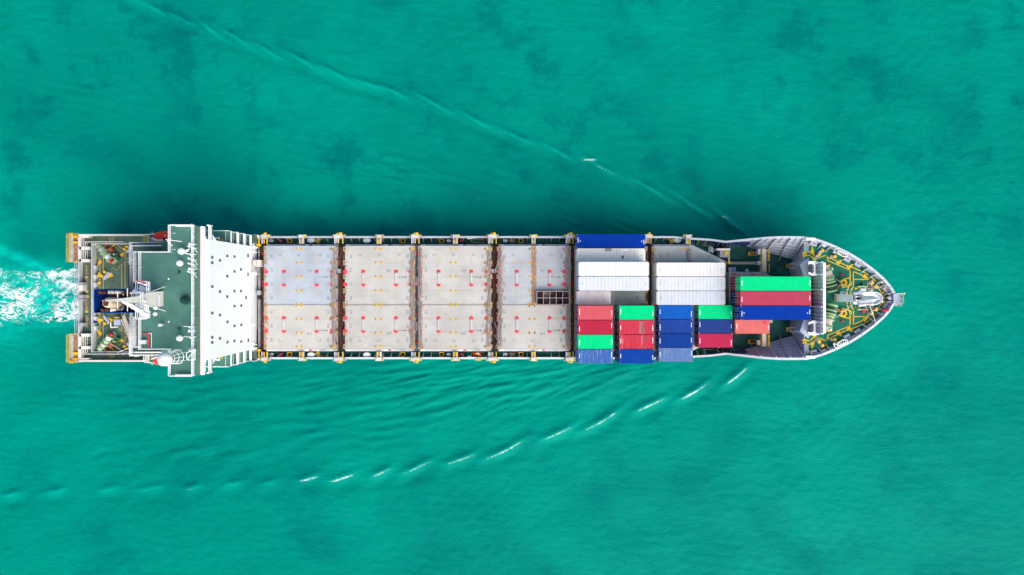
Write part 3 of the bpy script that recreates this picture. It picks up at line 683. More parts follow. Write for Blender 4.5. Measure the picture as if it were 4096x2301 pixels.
# H7: small raised hatch forward
pl = [W(2918, 1088, 10.4), W(3056, 1088, 10.4), W(3090, 1108, 10.4), W(3090, 1292, 10.4), W(2918, 1292, 10.4)]
MB().prism([(p.x, p.y) for p in pl], ZD, 9.8).build('hatch_coaming', coam, ship)
hc = MB().prism([(p.x, p.y) for p in pl], 9.803, 10.4).build('hatch_cover', HM['grey'], None, W(3000, 1190, 9.8))
tag(hc, 'small grey hatch cover below the long green container near the bow', 'hatch cover', 'hatch covers along the holds')
for px, py in ((2930, 1095), (3050, 1095)): inst('lashing_socket', padr_m, hc, W(px, py, 10.4))
for px in (2939, 3012):
    p = W(px, 1096, 10.4); MB().box(p.x - .3, p.x + .3, p.y - .1, p.y + .1, 10.4, 10.5).build('cover_cleat', M['red'], hc, p)

# ------------------------------------------------------------------ cross-deck fittings: red knobs, yellow frames, dark cells
knob = MB().ball((0, 0, .12), .16, n=10, m=5).mesh('red_knob', M['red'])
frame = MB()
for q in ((-.2, .2, .22, .28), (-.2, .2, -.28, -.22), (-.2, -.14, -.22, .22), (.14, .2, -.22, .22)): frame.box(q[0], q[1], q[2], q[3], 0, .05)
frame_m = frame.mesh('yellow_cell_frame', M['dullyellow'])
for gx, z, both in ((1346, 8.0, 1), (1371, 8.0, 0), (1963, 8.0, 1), (1987, 8.0, 0), (2586, 8.0, 0), (2609, 8.0, 0)):
    for py in (1011, 1125, 1143, 1186, 1253, 1295, 1313, 1371):
        if random.random() < .85: inst('red_knob', knob, ship, W(gx + random.uniform(-1, 1), py, z))
    for py in (1023, 1035, 1067, 1089, 1178, 1200, 1240, 1262, 1346, 1359): inst('yellow_cell_frame', frame_m, ship, W(gx, py, z))
for gx, z in ((1052, 8.0), (1666, 8.65), (2288, 8.0), (2912, 8.0)):
    for py in (1012, 1017, 1126, 1142, 1185, 1254, 1296, 1312, 1368, 1372): inst('red_knob', knob, ship, W(gx + random.uniform(-1.5, 1.5), py, z))
# grey junction boxes in the gaps
for px, py, sx, sy in ((1036, 1171, .65, .9), (1358, 1084, .6, .75), (1971, 1084, .45, .7), (1983, 1084, .4, .7), (1668, 1125, .35, 1.6), (1668, 1304, .35, 1.6)):
    p = W(px, py, 8.6); MB().box(p.x - sx / 2, p.x + sx / 2, p.y - sy / 2, p.y + sy / 2, 7.9, 8.9).build('junction_box', M['grey'], ship, p)

# ------------------------------------------------------------------ lashing rods: loose heaps nobody could count
def rods(label, px0, px1, py0, py1, z, cnt, tilt=4, mat='rod', ln=(1.6, 4.2), piles=None):
    mb = MB()
    for k in range(cnt):
        px = random.uniform(px0, px1); py = random.uniform(py0, py1); l = random.uniform(*ln); a = R(90 + random.gauss(0, tilt))
        p = W(px, py, z + random.uniform(.02, .22)); d = Vector((math.cos(a), math.sin(a), random.uniform(-.01, .01))) * l / 2
        p.y = max(min(p.y, (1150.5 - py0) / S(z) - abs(d.y)), (1150.5 - py1) / S(z) + abs(d.y)) if (py1 - py0) / S(z) > l else p.y
        mb.tube(p - d, p + d, random.uniform(.03, .055), n=4)
    return tag(mb.build('lashing_rods', M[mat], None, W((px0 + px1) / 2, (py0 + py1) / 2, z)), label, 'lashing rods', kind='stuff')
rods('heap of brown lashing rods on the cross deck beside the bridge tower', 1040, 1053, 990, 1395, 7.95, 260)
rods('brown lashing rods filling the gap between first and second hatch bays', 1353, 1370, 990, 1398, 7.95, 260)
rods('brown lashing rods filling the gap between third and fourth hatch bays', 1971, 1985, 985, 1398, 7.95, 260)
rods('red lashing bars lying among the brown ones in the third gap', 1972, 1984, 990, 1395, 8.25, 14, 14, 'rodred', (1, 2.4))
rods('red lashing bars lying in the first gap between hatch bays', 1356, 1370, 985, 1395, 8.25, 12, 8, 'rodred', (1, 2.4))
rods('brown rods strewn along the right edge of the first hatch bay', 1328, 1340, 995, 1395, ZH, 60, 7, 'rod2')
rods('brown rods strewn along the right edge of the second hatch bay', 1642, 1658, 1000, 1395, ZH, 75, 7, 'rod2')
rods('rods strewn along the left edge of the third hatch bay', 1674, 1686, 1000, 1390, ZH, 50, 5, 'rod2', (2, 5))
rods('rods strewn along the right edge of the third hatch bay', 1946, 1960, 1000, 1390, ZH, 55, 10, 'rod2')
rods('rods strewn along the left edge of the fourth hatch bay', 1991, 2006, 995, 1390, ZH, 70, 9, 'rod2')
rods('thick heap of rods along the right edge of the fourth hatch bay', 2264, 2281, 985, 1395, ZH, 85, 6, 'rod2', (2, 4.5))
rods('brown rods in the narrow gap left of the container stacks', 2285, 2295, 985, 1395, 7.95, 90, 3, 'rod')
rods('rusty pile of rods on the slanted hatch above white containers', 2748, 2762, 1000, 1045, ZH, 60, 5, 'rod2', (1, 2.2))
rods('bundle of long brown rods lying across the foredeck stands', 2928, 3034, 1049, 1057, 8.3, 1, 0)

# ------------------------------------------------------------------ container support pedestals along both passages
def pedestal(px0, px1, side, kind):
    m_ = (lambda q: q) if side == 0 else mir
    xa, xb = (px0 - 2048) / 22.0, (px1 - 2048) / 22.0
    yo, yi = 9.62, YH0 + 0.42
    o = MB()
    def bx(mb, x0, x1, y0, y1, z0, z1):
        if side: y0, y1 = 2 * YC - y0, 2 * YC - y1
        return mb.box(x0, x1, y0, y1, z0, z1)
    bx(o, xa, xb, yo - .62, yo, 8.5, 9.38); bx(o, xa - .35, xb + .35, yo - .35, yo + .04, 8.3, 8.9)
    bx(o, xa, xa + .14, yi, yo - .6, 8.7, 9.2); bx(o, xb - .14, xb, yi, yo - .6, 8.7, 9.2)
    for x in (xa, xb - .2): bx(o, x, x + .2, yo - .45, yo - .1, ZD, 8.5)
    mat = random.choice(['lightgrey', 'offwhite', 'cream', 'lightgrey'])
    c = Vector(((xa + xb) / 2, yo - .3, ZD)); c = m_(c)
    pd = o.build('support_pedestal', M[mat], ship, c)
    t = MB(); bx(t, xa + .14, xb - .14, yi + .1, yo - .7, 8.98, 9.06)
    if kind == 'wide':
        xs_ = (xa + xb) / 2
        t = MB(); bx(t, xa + .14, xs_, yi + .1, yo - .62, 8.98, 9.06); t.build('grating', M['grey'], pd)
        t = MB(); bx(t, xs_ + .05, xb - .05, yi + .85, yo - .75, 9.0, 9.42); t.build('step', M['yellow'], pd)
        t = MB()
        for q in (xs_ + .02, xb - .1): bx(t, q, q + .1, yi, yo - .6, 9.25, 9.36)
        t.build('handrail', M['yellow'], pd)
        t = MB(); bx(t, xs_ + .1, xb - .15, yo - .1, yo + .38, 8.9, 9.4); t.build('bumper', M['yellow'], pd)
        t = MB(); t.tube(m_(Vector((xa + .3, yo + .02, 9.2))), m_(Vector((xa + .75, yo + .25, 9.25))), .16, n=6); t.build('twistlock', M['dullyellow'], pd)
    else:
        t = MB(); bx(t, xa + .16, xb - .16, yi, yi + .75, 8.98, 9.1); t.build('step', M[random.choice(['yellow', 'dullyellow'])], pd)
        t = MB()
        for q in (xa + .12, xb - .2): bx(t, q, q + .08, yi, yo - .7, 9.3, 9.38)
        t.build('handrail', M[random.choice(['yellow', 'lightgrey'])], pd)
        t = MB(); y_ = yo - .75; t.path([m_(Vector((xa + .35, y_, 9.2))), m_(Vector((xa + .35, y_ - .5, 9.2))), m_(Vector((xa + .6, y_ - .5, 9.2))), m_(Vector((xa + .6, y_, 9.2)))], .04, 5); t.build('ladder_hoop', M['yellow'], pd)
    for x in (xa - .15, xb + .15):
        p = m_(Vector((x, yo - .15, 9.0))); q = inst('lashing_socket', padr_m if random.random() < .5 else pad_m, pd, Vector((p.x, p.y, 8.93)))
for side in (0, 1):
    for a, b in ((1043, 1066), (1335, 1370), (1644, 1676), (1953, 1986), (2264, 2294), (2583, 2606)): pedestal(a, b, side, 'wide')
    for a, b in ((1194, 1212), (1505, 1524), (1811, 1830), (2126, 2142), (2745, 2764)):
        if side == 1 and a > 2700: continue
        pedestal(a, b, side, 'narrow')
# pedestals hidden under the overhanging outboard boxes
for px, side in ((2310, 0), (2440, 0), (2570, 0), (2310, 1), (2440, 1), (2475, 1), (2600, 1), (2640, 1), (2765, 1)):
    x = (px - 2048) / 22.0; y = 9.0; y = y if side == 0 else 2 * YC - y
    MB().box(x - .25, x + .25, y - .25, y + .25, ZD, 9.48).build('support_post', M['grey'], ship, (x, y, ZD))

# passage fittings
vent = MB().lathe([(.35, 0), (.35, .5), (.62, .55), (.66, .75), (.5, .95), (.1, 1.02)], (0, 0, 0), 16).mesh('mushroom_vent', M['white'])
vent2 = MB().lathe([(.22, 0), (.22, .4), (.38, .45), (.38, .6), (.1, .7)], (0, 0, 0), 12).mesh('mushroom_vent', M['rail'])
yf = MB()
for q in ((-.42, .42, .3, .42), (-.42, .42, -.42, -.3), (-.42, -.3, -.3, .3), (.3, .42, -.3, .3)): yf.box(q[0], q[1], q[2], q[3], 0, .5)
yf_m = yf.mesh('yellow_guard_frame', M['yellow']); yf_in = MB().box(-.3, .3, -.3, .3, 0, .08).mesh('guard_cover', M['steel'])
hb = MB().box(-.55, .55, -.35, .35, 0, .7).mesh('hose_box', M['steel']); hr = MB().ball((0, 0, .72), .24, n=10, m=6).mesh('hydrant_valve', M['red'])
for side in (0, 1):
    for px, k in ((1085, 's'), (1245, 'v'), (1468, 'v'), (1795, 's'), (2021, 's'), (2708, 'v'), (1124, 'h'), (1846, 'h'), (1157, 'y'), (1611, 'y'), (1766, 'y'), (2084, 'y'), (2048, 'c')):
        if side == 1 and px > 2500: continue
        y = 9.47 - (.78 if k != 'v' else .7); p = Vector(((px - 2048) / S(7), y if side == 0 else 2 * YC - y, ZD))
        if k == 'v': inst('mushroom_vent', vent, ship, p, scale=(1.15, .8, 1))
        elif k == 's': inst('mushroom_vent', vent2, ship, p, scale=(1.2, .8, 1))
        elif k == 'h': q = inst('hose_box', hb, ship, p); inst('hydrant_valve', hr, q, p)
        elif k == 'y': q = inst('yellow_guard_frame', yf_m, ship, p); inst('guard_cover', yf_in, q, p)
        else: MB().box(p.x - .5, p.x + .5, p.y - .3, p.y + .3, ZD, ZD + .5).build('tank_cover', M['rust'], ship, p)
    # yellow fan-shaped steps
    for px in (1277, 2680):
        if side == 1 and px > 2500: continue
        c = W(px, 957, 7.0)
        pts = [(c.x + dx, (c.y + dy)) for dx, dy in ((-.5, .15), (.9, .05), (.2, -.1), (-.1, -1.0), (-.8, -.5))]
        if px > 2500: pts = [(2 * c.x - x, y) for x, y in pts]
        if side: pts = [(x, 2 * YC - y) for x, y in pts]
        st_ = MB().prism(pts, 6.9, 7.05).build('gangway_step', M['dullyellow'], ship, (c.x, pts[0][1], 6.9))
    # davit laid along the rail
    a, b = W(1873, 953, 7.6), W(1910, 950, 7.6)
    if side: a, b = mir(a), mir(b)
    d = MB().tube(a, b, .16, .13, n=10).tube(a, a + Vector((0, 0, -1.2)), .2, n=10).build('davit', M['white'], ship, a)
    # painted safety rectangle on the deck
    q = [W(x, y, ZD) for x, y in ((1889, 958), (1937, 958), (1937, 970), (1889, 970), (1889, 958))]
    if side: q = [mir(p) for p in q]
    MB().line(q, .09, ZD + .004, ZD + .008).build('deck_marking', M['dullyellow'], ship)
    q = [W(x, y, ZD) for x, y in ((2813, 965), (2856, 969), (2856, 984), (2811, 982), (2813, 965))]
    if side: q = [mir(p) for p in q]
    MB().line(q, .1, ZD + .004, ZD + .008).build('deck_marking', M['dullyellow'], ship)
p = W(1913, 1439, 7.85); MB().box(p.x - .5, p.x + .5, p.y - .15, p.y + .17, 7.75, 7.95).build('rail_pad', M['yellow'], ship, p)

# ------------------------------------------------------------------ foredeck between holds and forecastle
for side in (0, 1):
    f = (lambda q: q) if side == 0 else mir
    def bx(px0, px1, py0, py1, z0, z1, name, mat, zt=None, parent=ship):
        zt = zt or z1
        a, b = f(W(px0, py0, zt)), f(W(px1, py1, zt))
        return MB().box(a.x, b.x, a.y, b.y, z0, z1).build(name, M[mat], parent, ((a.x + b.x) / 2, (a.y + b.y) / 2, z0))
    lt = bx(3047, 3066, 997, 1090, 8.6, 9.6, 'lashing_platform', 'cream')
    bx(3048, 3051, 998, 1089, 9.6, 9.75, 'toe_board', 'dullyellow', parent=lt)
    a, b = f(W(3073, 998, 9.4)), f(W(3073, 1044, 9.4)); c, d = f(W(3073, 1058, 9.4)), f(W(3073, 1088, 9.4))
    MB().rail([a, b], .5, 1, 1.0, .06).rail([c, d], .5, 1, 1.0, .06).rail([a - Vector((.22, 0, 0)), b - Vector((.22, 0, 0))], .5, 1, 1.0, .06).build('handrail', M['yellow'], lt)
    for py in (1000, 1045, 1085): bx(3052, 3060, py, py + 6, ZD, 8.6, 'platform_leg', 'cream', parent=lt)
    if side == 0:
        bx(3033, 3050, 996, 1018, 8.4, 9.3, 'platform_bracket', 'rail', parent=lt)
    else: bx(3030, 3050, 1003, 1022, 8.4, 9.3, 'platform_bracket', 'cream', parent=lt)
    # red-filled hatch with yellow rim
    fr = bx(2994, 3027, 1008, 1022, ZD, 7.1, 'small_hatch', 'yellow'); bx(2999, 3024, 1010, 1020, 7.1, 7.13, 'hatch_lid', 'brownred' if side == 0 else 'steel', parent=fr)
    # striped stair landing and steps by the forecastle bulkhead
    for k, px in enumerate((3146, 3157, 3190)):
        o = bx(px, px + 7, 1057, 1072, 8.3, 8.36, 'stair_tread', 'yellow')
        for j in range(3): 
            a = f(W(px + 1 + j * 2.2, 1058, 8.37)); b = f(W(px + 2 + j * 2.2, 1071, 8.37)); MB().box(a.x, b.x, a.y, b.y, 8.361, 8.37).build('tread_stripe', M['steel'], o)
    a = f(W(3155, 1056, 8.4)); b = f(W(3195, 1056, 8.4)); c = f(W(3195, 1073, 8.4)); d = f(W(3155, 1073, 8.4))
    MB().rail([a, b], .9, 2, .9, .05).rail([d, c], .9, 2, .9, .05).build('stair_rail', M['rail'], ship)
    bx(3196, 3232, 1054, 1074, 8.4, 9.4, 'stair_landing', 'bow_grey')
    bx(3206, 3232, 1078, 1106, ZD, 11.0, 'bulkhead_locker', 'bow_grey')
    # grey sloped side of the breakwater house
    pts = [f(W(x, y, 11.7)) for x, y in ((3200, 1060), (3233, 1030), (3240, 1052), (3240, 1115), (3218, 1115))]
    MB().prism([(p.x, p.y) for p in pts], ZD, 11.72).build('breakwater_base', M['bow_grey'], ship)
    # bulkhead ladder, hazard pad
    a, b = f(W(3214, 968, 11.8)), f(W(3214, 1008, 11.8))
    MB().rail([a, b], .9, 3, .8, .04).rail([a + Vector((.4, 0, 0)), b + Vector((.4, 0, 0))], .9, 3, .8, .04).build('forecastle_rail', M['rail'], ship)
    bx(3211, 3226, 1008, 1018, 11.65, 11.75, 'hazard_pad', 'yellow')
    t = bx(3210, 3228, 1020, 1027, 11.65, 11.70, 'hazard_pad', 'yellow')
    # bow lockers on the shoulder
    p = f(W(3240, 957, 13.2)); MB().box(p.x - .78, p.x + .78, p.y - .24, p.y + .24, 12.6, 13.5).build('shoulder_locker', M['white'], ship, p)
# left-hand stand with yellow mouth, cable bundle, boxes (upper side only)
for (x0, x1, y0, y1, z0, z1, nm, mt) in ((2868, 2921, 994, 1002, ZD, 9.2, 'lashing_stand', 'offwhite'), (2880, 2915, 1002, 1030, ZD, 8.9, 'lashing_stand', 'grey'), (2899, 2912, 1004, 1021, 8.9, 9.2, 'lashing_step', 'yellow'), (2914, 2919, 998, 1048, 8.6, 9.1, 'stand_arm', 'cream'),
                                        (2912, 2924, 1047, 1057, 8.2, 9.0, 'cable_clamp', 'yellow'), (3032, 3047, 1045, 1060, 8.0, 9.2, 'cable_clamp', 'lightgrey'), (2914, 2942, 1069, 1088, ZD, 8.2, 'deck_locker', 'bow_grey'), (2944, 2949, 1085, 1092, ZD, 8.0, 'vent_stub', 'rail')):
    a, b = W(x0, y0, z1), W(x1, y1, z1); MB().box(a.x, b.x, a.y, b.y, z0, z1).build(nm, M[mt], ship, ((a.x + b.x) / 2, (a.y + b.y) / 2, z0))
for k in range(5):
    a, b = W(2924, 1049.5 + k * 1.7, 8.6), W(3036, 1049.5 + k * 1.7, 8.6); MB().tube(a, b, .085, n=6).build('cable_pipe', M['rod2'], ship)
inst('mushroom_vent', vent2, ship, W(2984, 1083, ZD)); inst('mushroom_vent', vent2, ship, W(3172, 1102, ZD))
mb = MB(); q = [W(x, y, 8.6) for x, y in ((2835, 1012), (2835, 992), (2838, 988), (2848, 988), (2850, 992), (2850, 1014))]
mb.path(q, .05, 5)
for y in (992, 997, 1002, 1007): mb.tube(W(2835, y, 8.6), W(2850, y, 8.6), .04, n=5)
mb.build('ladder_cage', M['rail'], ship)
for y in (996, 1000, 1004, 1008): 
    for x in (2839, 2845): inst('gas_bottle', vent2, ship, W(x, y, ZD), scale=(.45, .45, 1.6))

# ------------------------------------------------------------------ cargo containers
CW = 2.438
_cm = {}
def cmesh(L_, H_, mat, flat):
    k = (L_, H_, mat.name, flat)
    if k in _cm: return _cm[k]
    hx, hy = L_ / 2, CW / 2
    # corrugated long sides and closed end
    sd_ = MB(); dp = 0.0 if flat else 0.036
    for sgn in (-1, 1):
        n = int((L_ - .3) / 0.139); xs = np.linspace(-hx + .12, hx - .12, n + 1)
        vs_ = []; 
        for j, x in enumerate(xs):
            y = sgn * (hy - .01 - (dp if (j // 2) % 2 else 0)); vs_ += [(x, y, .14), (x, y, H_ - .1)]
        sd_.add(vs_, [(2 * j, 2 * j + 2, 2 * j + 3, 2 * j + 1) if sgn < 0 else (2 * j, 2 * j + 1, 2 * j + 3, 2 * j + 2) for j in range(n)])
    n = 16; ysn = np.linspace(-hy + .1, hy - .1, n + 1); vs_ = []
    for j, y in enumerate(ysn):
        x = hx - .03 - (dp if (j // 2) % 2 else 0); vs_ += [(x, y, .14), (x, y, H_ - .1)]
    sd_.add(vs_, [(2 * j, 2 * j + 2, 2 * j + 3, 2 * j + 1) for j in range(n)])
    sd_.box(-hx + .05, hx - .05, -hy + .06, hy - .06, .05, .16)
    fr = MB()
    for sx in (-1, 1):
        for sy in (-1, 1):
            x, y = sx * (hx - .08), sy * (hy - .08); fr.box(x - .078, x + .078, y - .078, y + .078, .12, H_ - .12)
    for sy in (-1, 1):
        y = sy * (hy - .035); fr.box(-hx + .16, hx - .16, y - .034, y + .034, H_ - .12, H_ - .012); fr.box(-hx + .16, hx - .16, y - .034, y + .034, .0, .14)
    for sx in (-1, 1):
        x = sx * (hx - .05); fr.box(x - .048, x + .048, -hy + .16, hy - .16, H_ - .14, H_ - .012); fr.box(x - .048, x + .048, -hy + .16, hy - .16, 0.0, .14)
    # roof with transverse corrugation
    rf = MB(); y0, y1 = -hy + .07, hy - .07
    if flat:
        n = int(L_ / .62); xs = np.linspace(-hx + .1, hx - .1, n + 1)
        for j in range(n): rf.box(xs[j] + .012, xs[j + 1] - .012, y0, y1, H_ - .06, H_ - .008 - .003 * (j % 2))
    else:
        e = .32; prof = [(-hx + .1, H_ - .025), (-hx + e, H_ - .025)]; x = -hx + e
        while x < hx - e - .36:
            prof += [(x + .06, H_ - .004), (x + .18, H_ - .004), (x + .24, H_ - .03), (x + .36, H_ - .03)]; x += .36
        prof += [(hx - e, H_ - .025), (hx - .1, H_ - .025)]
        vs_ = []
        for x, z in prof: vs_ += [(x, y0, z), (x, y1, z)]
        rf.add(vs_, [(2 * j, 2 * j + 2, 2 * j + 3, 2 * j + 1) for j in range(len(prof) - 1)])
        # smoother end plates with cut corners
        for sx in (-1, 1):
            a, b = sx * (hx - .1), sx * (hx - .34)
            rf.prism([(a, y0 + .28), (b, y0 + .05), (b, y1 - .05), (a, y1 - .28)], H_ - .024, H_ - .012)
    r = (sd_.mesh('side_panel', mat), fr.mesh('frame', mat), rf.mesh('roof', mat))
    _cm[k] = r; return r
casting = MB().box(-.089, .089, -.081, .081, -.059, .059).mesh('corner_casting', M['rust'])
numb = MB(); random.seed(3)
y = -.52
while y < .5:
    h = random.uniform(.05, .085); numb.box(-.075, .075, y, y + h, 0, .004); y += h + .018
    if random.random() < .2: y += .05
numb_m = numb.mesh('number_marking', M['markwhite'])
tri_o = MB().add([(0, .16, 0), (-.16, -.12, 0), (.16, -.12, 0)], [(0, 1, 2)])
tri_m = tri_o.mesh('warning_triangle', M['markyellow']); tri_w = MB().add([(0, .16, 0), (-.16, -.12, 0), (.16, -.12, 0)], [(0, 1, 2)]).mesh('warning_triangle', M['lightgrey'])
lockrod = {}
def door_meshes(H_, mat):
    k = (H_, mat.name)
    if k in lockrod: return lockrod[k]
    d = MB().box(-.03, .03, .02, CW / 2 - .17, .16, H_ - .16)
    for j in range(4): d.box(-.045, -.03, .1, CW / 2 - .25, .25 + j * .56, .55 + j * .56)
    rd = MB().tube((-.07, 0, .1), (-.07, 0, H_ - .1), .022, n=6).box(-.1, -.05, -.02, .32, 1.1, 1.14)
    rd.box(-.1, -.04, -.06, .06, .3, .36).box(-.1, -.04, -.06, .06, H_ - .36, H_ - .3)
    dm = d.mesh('door', mat); rm = rd.mesh('lock_rod', M['lightgrey'])
    lockrod[k] = (dm, rm); return lockrod[k]
CM = {}
def cpaint(key, c, wear=None, amt=0.0, stretch=(2.2, .25, 1), ws=1.3, var=.06, rough=.6):
    CM[key] = paint('container_' + key, c, rough, var, .7, wear, amt, ws, stretch, spec=.06)
cpaint('navy_a', (0.0, 0.033, 0.29), (0.02, 0.06, 0.32), .25); cpaint('navy_b', (0.012, 0.05, 0.26), (0.10, 0.14, 0.34), .25); cpaint('navy_c', (0.005, 0.04, 0.24), (0.06, 0.10, 0.30), .15)
cpaint('navy_d', (0.018, 0.045, 0.20), (0.05, 0.08, 0.24), .25); cpaint('royal', (0.005, 0.09, 0.40), (0.05, 0.14, 0.36), .2)
cpaint('chalky_blue', (0.045, 0.12, 0.36), (0.18, 0.27, 0.42), .55); cpaint('fadedblue', (0.10, 0.18, 0.38), (0.20, 0.27, 0.42), .5); cpaint('deepblue', (0.004, 0.045, 0.28))
cpaint('green_a', (0.0, 0.60, 0.205), (0.01, 0.50, 0.22), .2); cpaint('green_b', (0.0, 0.57, 0.20), (0.03, 0.42, 0.32), .3, (1, 1, 1), 2.0)
cpaint('rose', (0.56, 0.09, 0.11), (0.62, 0.20, 0.18), .25); cpaint('crimson', (0.42, 0.02, 0.05), (0.50, 0.06, 0.09), .22); cpaint('crimson_b', (0.44, 0.022, 0.07), (0.52, 0.08, 0.11), .2)
cpaint('red_patched', (0.50, 0.04, 0.07), (0.34, 0.10, 0.10), .3, (.5, .35, 1), 1.1); cpaint('red_scraped', (0.48, 0.035, 0.06), (0.62, 0.24, 0.24), .38, (2.5, .22, 1), 1.2)
cpaint('dusty_red', (0.42, 0.05, 0.09), (0.30, 0.04, 0.06), .25); cpaint('salmon', (0.62, 0.15, 0.13), (0.66, 0.22, 0.18), .3)
cpaint('white_a', (0.70, 0.69, 0.66), (0.50, 0.44, 0.37), .30, (3, .2, 1)); cpaint('white_b', (0.60, 0.62, 0.66), (0.44, 0.42, 0.42), .30, (3, .2, 1)); cpaint('white_c', (0.55, 0.575, 0.62), (0.40, 0.37, 0.37), .32, (3, .2, 1))
cpaint('white_rust', (0.76, 0.72, 0.67), (0.44, 0.34, 0.26), .36, (3.2, .2, 1)); cpaint('grey_rust', (0.62, 0.585, 0.59), (0.30, 0.22, 0.19), .36, (1.5, .6, 1))
cpaint('teal', (0.03, 0.26, 0.24), (0.10, 0.20, 0.24), .3)
def container(key, label, x, y, z, ft=40, hc=False, reefer=False, nums=True, tri=None):
    L_ = 12.192 if ft == 40 else 6.058; H_ = 2.896 if hc else 2.591
    mat = CM[key]; sp_, fr, rf = cmesh(L_, H_, mat, reefer)
    t = thing('shipping_container', label, 'container', (x, y, z), 'shipping containers stacked on deck')
    inst('side_panel', sp_, t, (x, y, z)); inst('frame', fr, t, (x, y, z)); inst('roof', rf, t, (x, y, z))
    for sx in (-1, 1):
        for sy in (-1, 1): inst('corner_casting', casting, t, (x + sx * (L_ / 2 - .085), y + sy * (CW / 2 - .078), z + H_ - .055))
    dm, rm = door_meshes(H_, mat)
    xd = x - L_ / 2 + .06
    for s in (-1, 1):
        d = inst('door', dm, t, (xd, y, z), scale=(1, s, 1))
        for q in (.28, .72): r_ = inst('lock_rod', rm, d, (xd, y + s * q, z)); r_.location = Vector((0, q, 0))
    if nums:
        for sx in (-1, 1):
            inst('number_marking', numb_m, t, (x + sx * (L_ / 2 - .24), y + random.uniform(-.35, .35), z + H_ + .002), (0, 0, 0), (1, random.uniform(.7, 1), 1))
    if tri:
        for sx in (-1, 1): inst('warning_triangle', tri, t, (x + sx * (L_ / 2 - .62), y, z + H_ + .003))
    return t
ROW = {'07': 8.26, '05': 5.73, '03': 3.20, '01': 0.67, '00': -1.86, '02': -4.39, '04': -6.92, '06': -9.45, '08': -11.98}
X5, X5a, X5b, X6, X6a, X6b, X7 = 17.6, 14.53, 21.68, 31.73, 29.12, 36.2, 45.5
Z0 = ZH + .06; H1 = 2.591; G = .03
container('navy_a', 'long royal blue container at the upper rail above the white ones', X5, ROW['07'], Z0, tri=tri_w)
container('white_rust', 'long dirty off-white container beside the long blue one at the upper rail', X5, ROW['05'], Z0, reefer=True, tri=tri_w, nums=False)
container('white_b', 'long white container in the bottom tier under the brightest white one', X5, ROW['03'], Z0, reefer=True, hc=True, nums=False)
container('white_a', 'brightest white long container, next below the dirty off-white one', X5, ROW['03'], Z0 + 2.93, reefer=True, hc=True, nums=False)
container('white_c', 'long white container in the bottom tier beside the rusty grey short one', X5, ROW['01'], Z0, reefer=True, hc=True, nums=False)
container('white_b', 'bluish white long container directly above the rusty grey short one', X5, ROW['01'], Z0 + 2.93, reefer=True, hc=True, tri=tri_m, nums=False)
container('grey_rust', 'rusty pale grey short container right of the bin of lashing gear', X5a, ROW['00'], Z0, 20, reefer=True, nums=False)
lowk = ['navy_d', 'fadedblue', 'fadedblue', 'chalky_blue']; topk = [('rose', 'faded rose red'), ('crimson', 'plain dark crimson'), ('green_a', 'clean bright green'), ('chalky_blue', 'streaky chalky blue')]
for k, r in enumerate(('02', '04', '06', '08')):
    container(lowk[k], 'blue short container in the lower tier under the %s one, leftmost stack' % topk[k][1], X5a, ROW[r], Z0, 20)
    container(topk[k][0], '%s short container, %s of the leftmost short-container stack' % (topk[k][1], ('top', 'second from top', 'third from top', 'lowest')[k]), X5a, ROW[r], Z0 + H1 + G, 20)
lowk = ['teal', 'navy_d', 'navy_d', 'navy_d']; topk = [('green_b', 'scuffed bright green'), ('red_patched', 'red with a grey repair patch'), ('red_scraped', 'red with pale scrape marks'), ('deepblue', 'clean deep blue')]
for k, r in enumerate(('02', '04', '06', '08')):
    container(lowk[k], 'dark short container in the lower tier under the %s one' % topk[k][1], X5b, ROW[r], Z0, 20)
    container(topk[k][0], 'short container, %s, %s in the second short-container column' % (topk[k][1], ('top', 'second', 'third', 'lowest')[k]), X5b, ROW[r], Z0 + H1 + G, 20)
for k, (r, q) in enumerate(zip(('02', '04', '06', '08'), (('royal', 'bright royal blue'), ('navy_b', 'scuffed blue'), ('navy_c', 'dark blue'), ('fadedblue', 'faded pale blue')))):
    container(q[0], '%s short container, %s of the all-blue column' % (q[1], ('first', 'second', 'third', 'lowest')[k]), X6a, ROW[r], Z0, 20)
for k, (r, q) in enumerate(zip(('02', '04', '06'), (('green_b', 'chipped bright green'), ('navy_d', 'dull navy'), ('crimson_b', 'clean crimson')))):
    container(q[0], '%s short container in the column just right of the all-blue one' % q[1], X6b, ROW[r], Z0, 20)
for r, q, l in (('03', 'white_a', 'long white container beside the slanted hatch corner'), ('01', 'white_b', 'long white container with a brown scrape, middle of the right-hand white trio'), ('00', 'white_c', 'long white container above the blue and green short ones')):
    container(q, l, X6, ROW[r], Z0, reefer=True, hc=True, tri=tri_m, nums=False)
Z7 = 10.4 + .06
container('crimson', 'red long container under the long green one near the bow', X7, ROW['01'], Z7); container('green_a', 'long bright green container nearest the upper foredeck', X7, ROW['01'], Z7 + H1 + G)
container('navy_d', 'navy long container under the long dusty red one near the bow', X7, ROW['00'], Z7); container('dusty_red', 'long dusty red container between long green and long blue ones', X7, ROW['00'], Z7 + H1 + G)
container('navy_d', 'navy long container under the long royal blue one near the bow', X7, ROW['02'], Z7); container('navy_a', 'long royal blue container above the salmon one near the bow', X7, ROW['02'], Z7 + H1 + G, tri=tri_w)
container('salmon', 'salmon pink short container with a small red square, near the bow', X7 - 3.05, ROW['04'], Z7, 20)
p = Vector((X7 - 3.05 + 2.2, ROW['04'] + .75, Z7 + H1 + .003)); sal = [o for o in col.objects if o.get('label', '').startswith('salmon')][0]
MB().box(p.x - .27, p.x + .27, p.y - .22, p.y + .22, p.z, p.z + .006).build('red_patch', M['red'], sal, p)
for x in (39.6, 42.4, 45.2):
    for y in (-7.95, -5.9): MB().box(x - .2, x + .2, y - .2, y + .2, ZD, Z7 - .002).build('support_post', M['grey'], ship, (x, y, ZD))
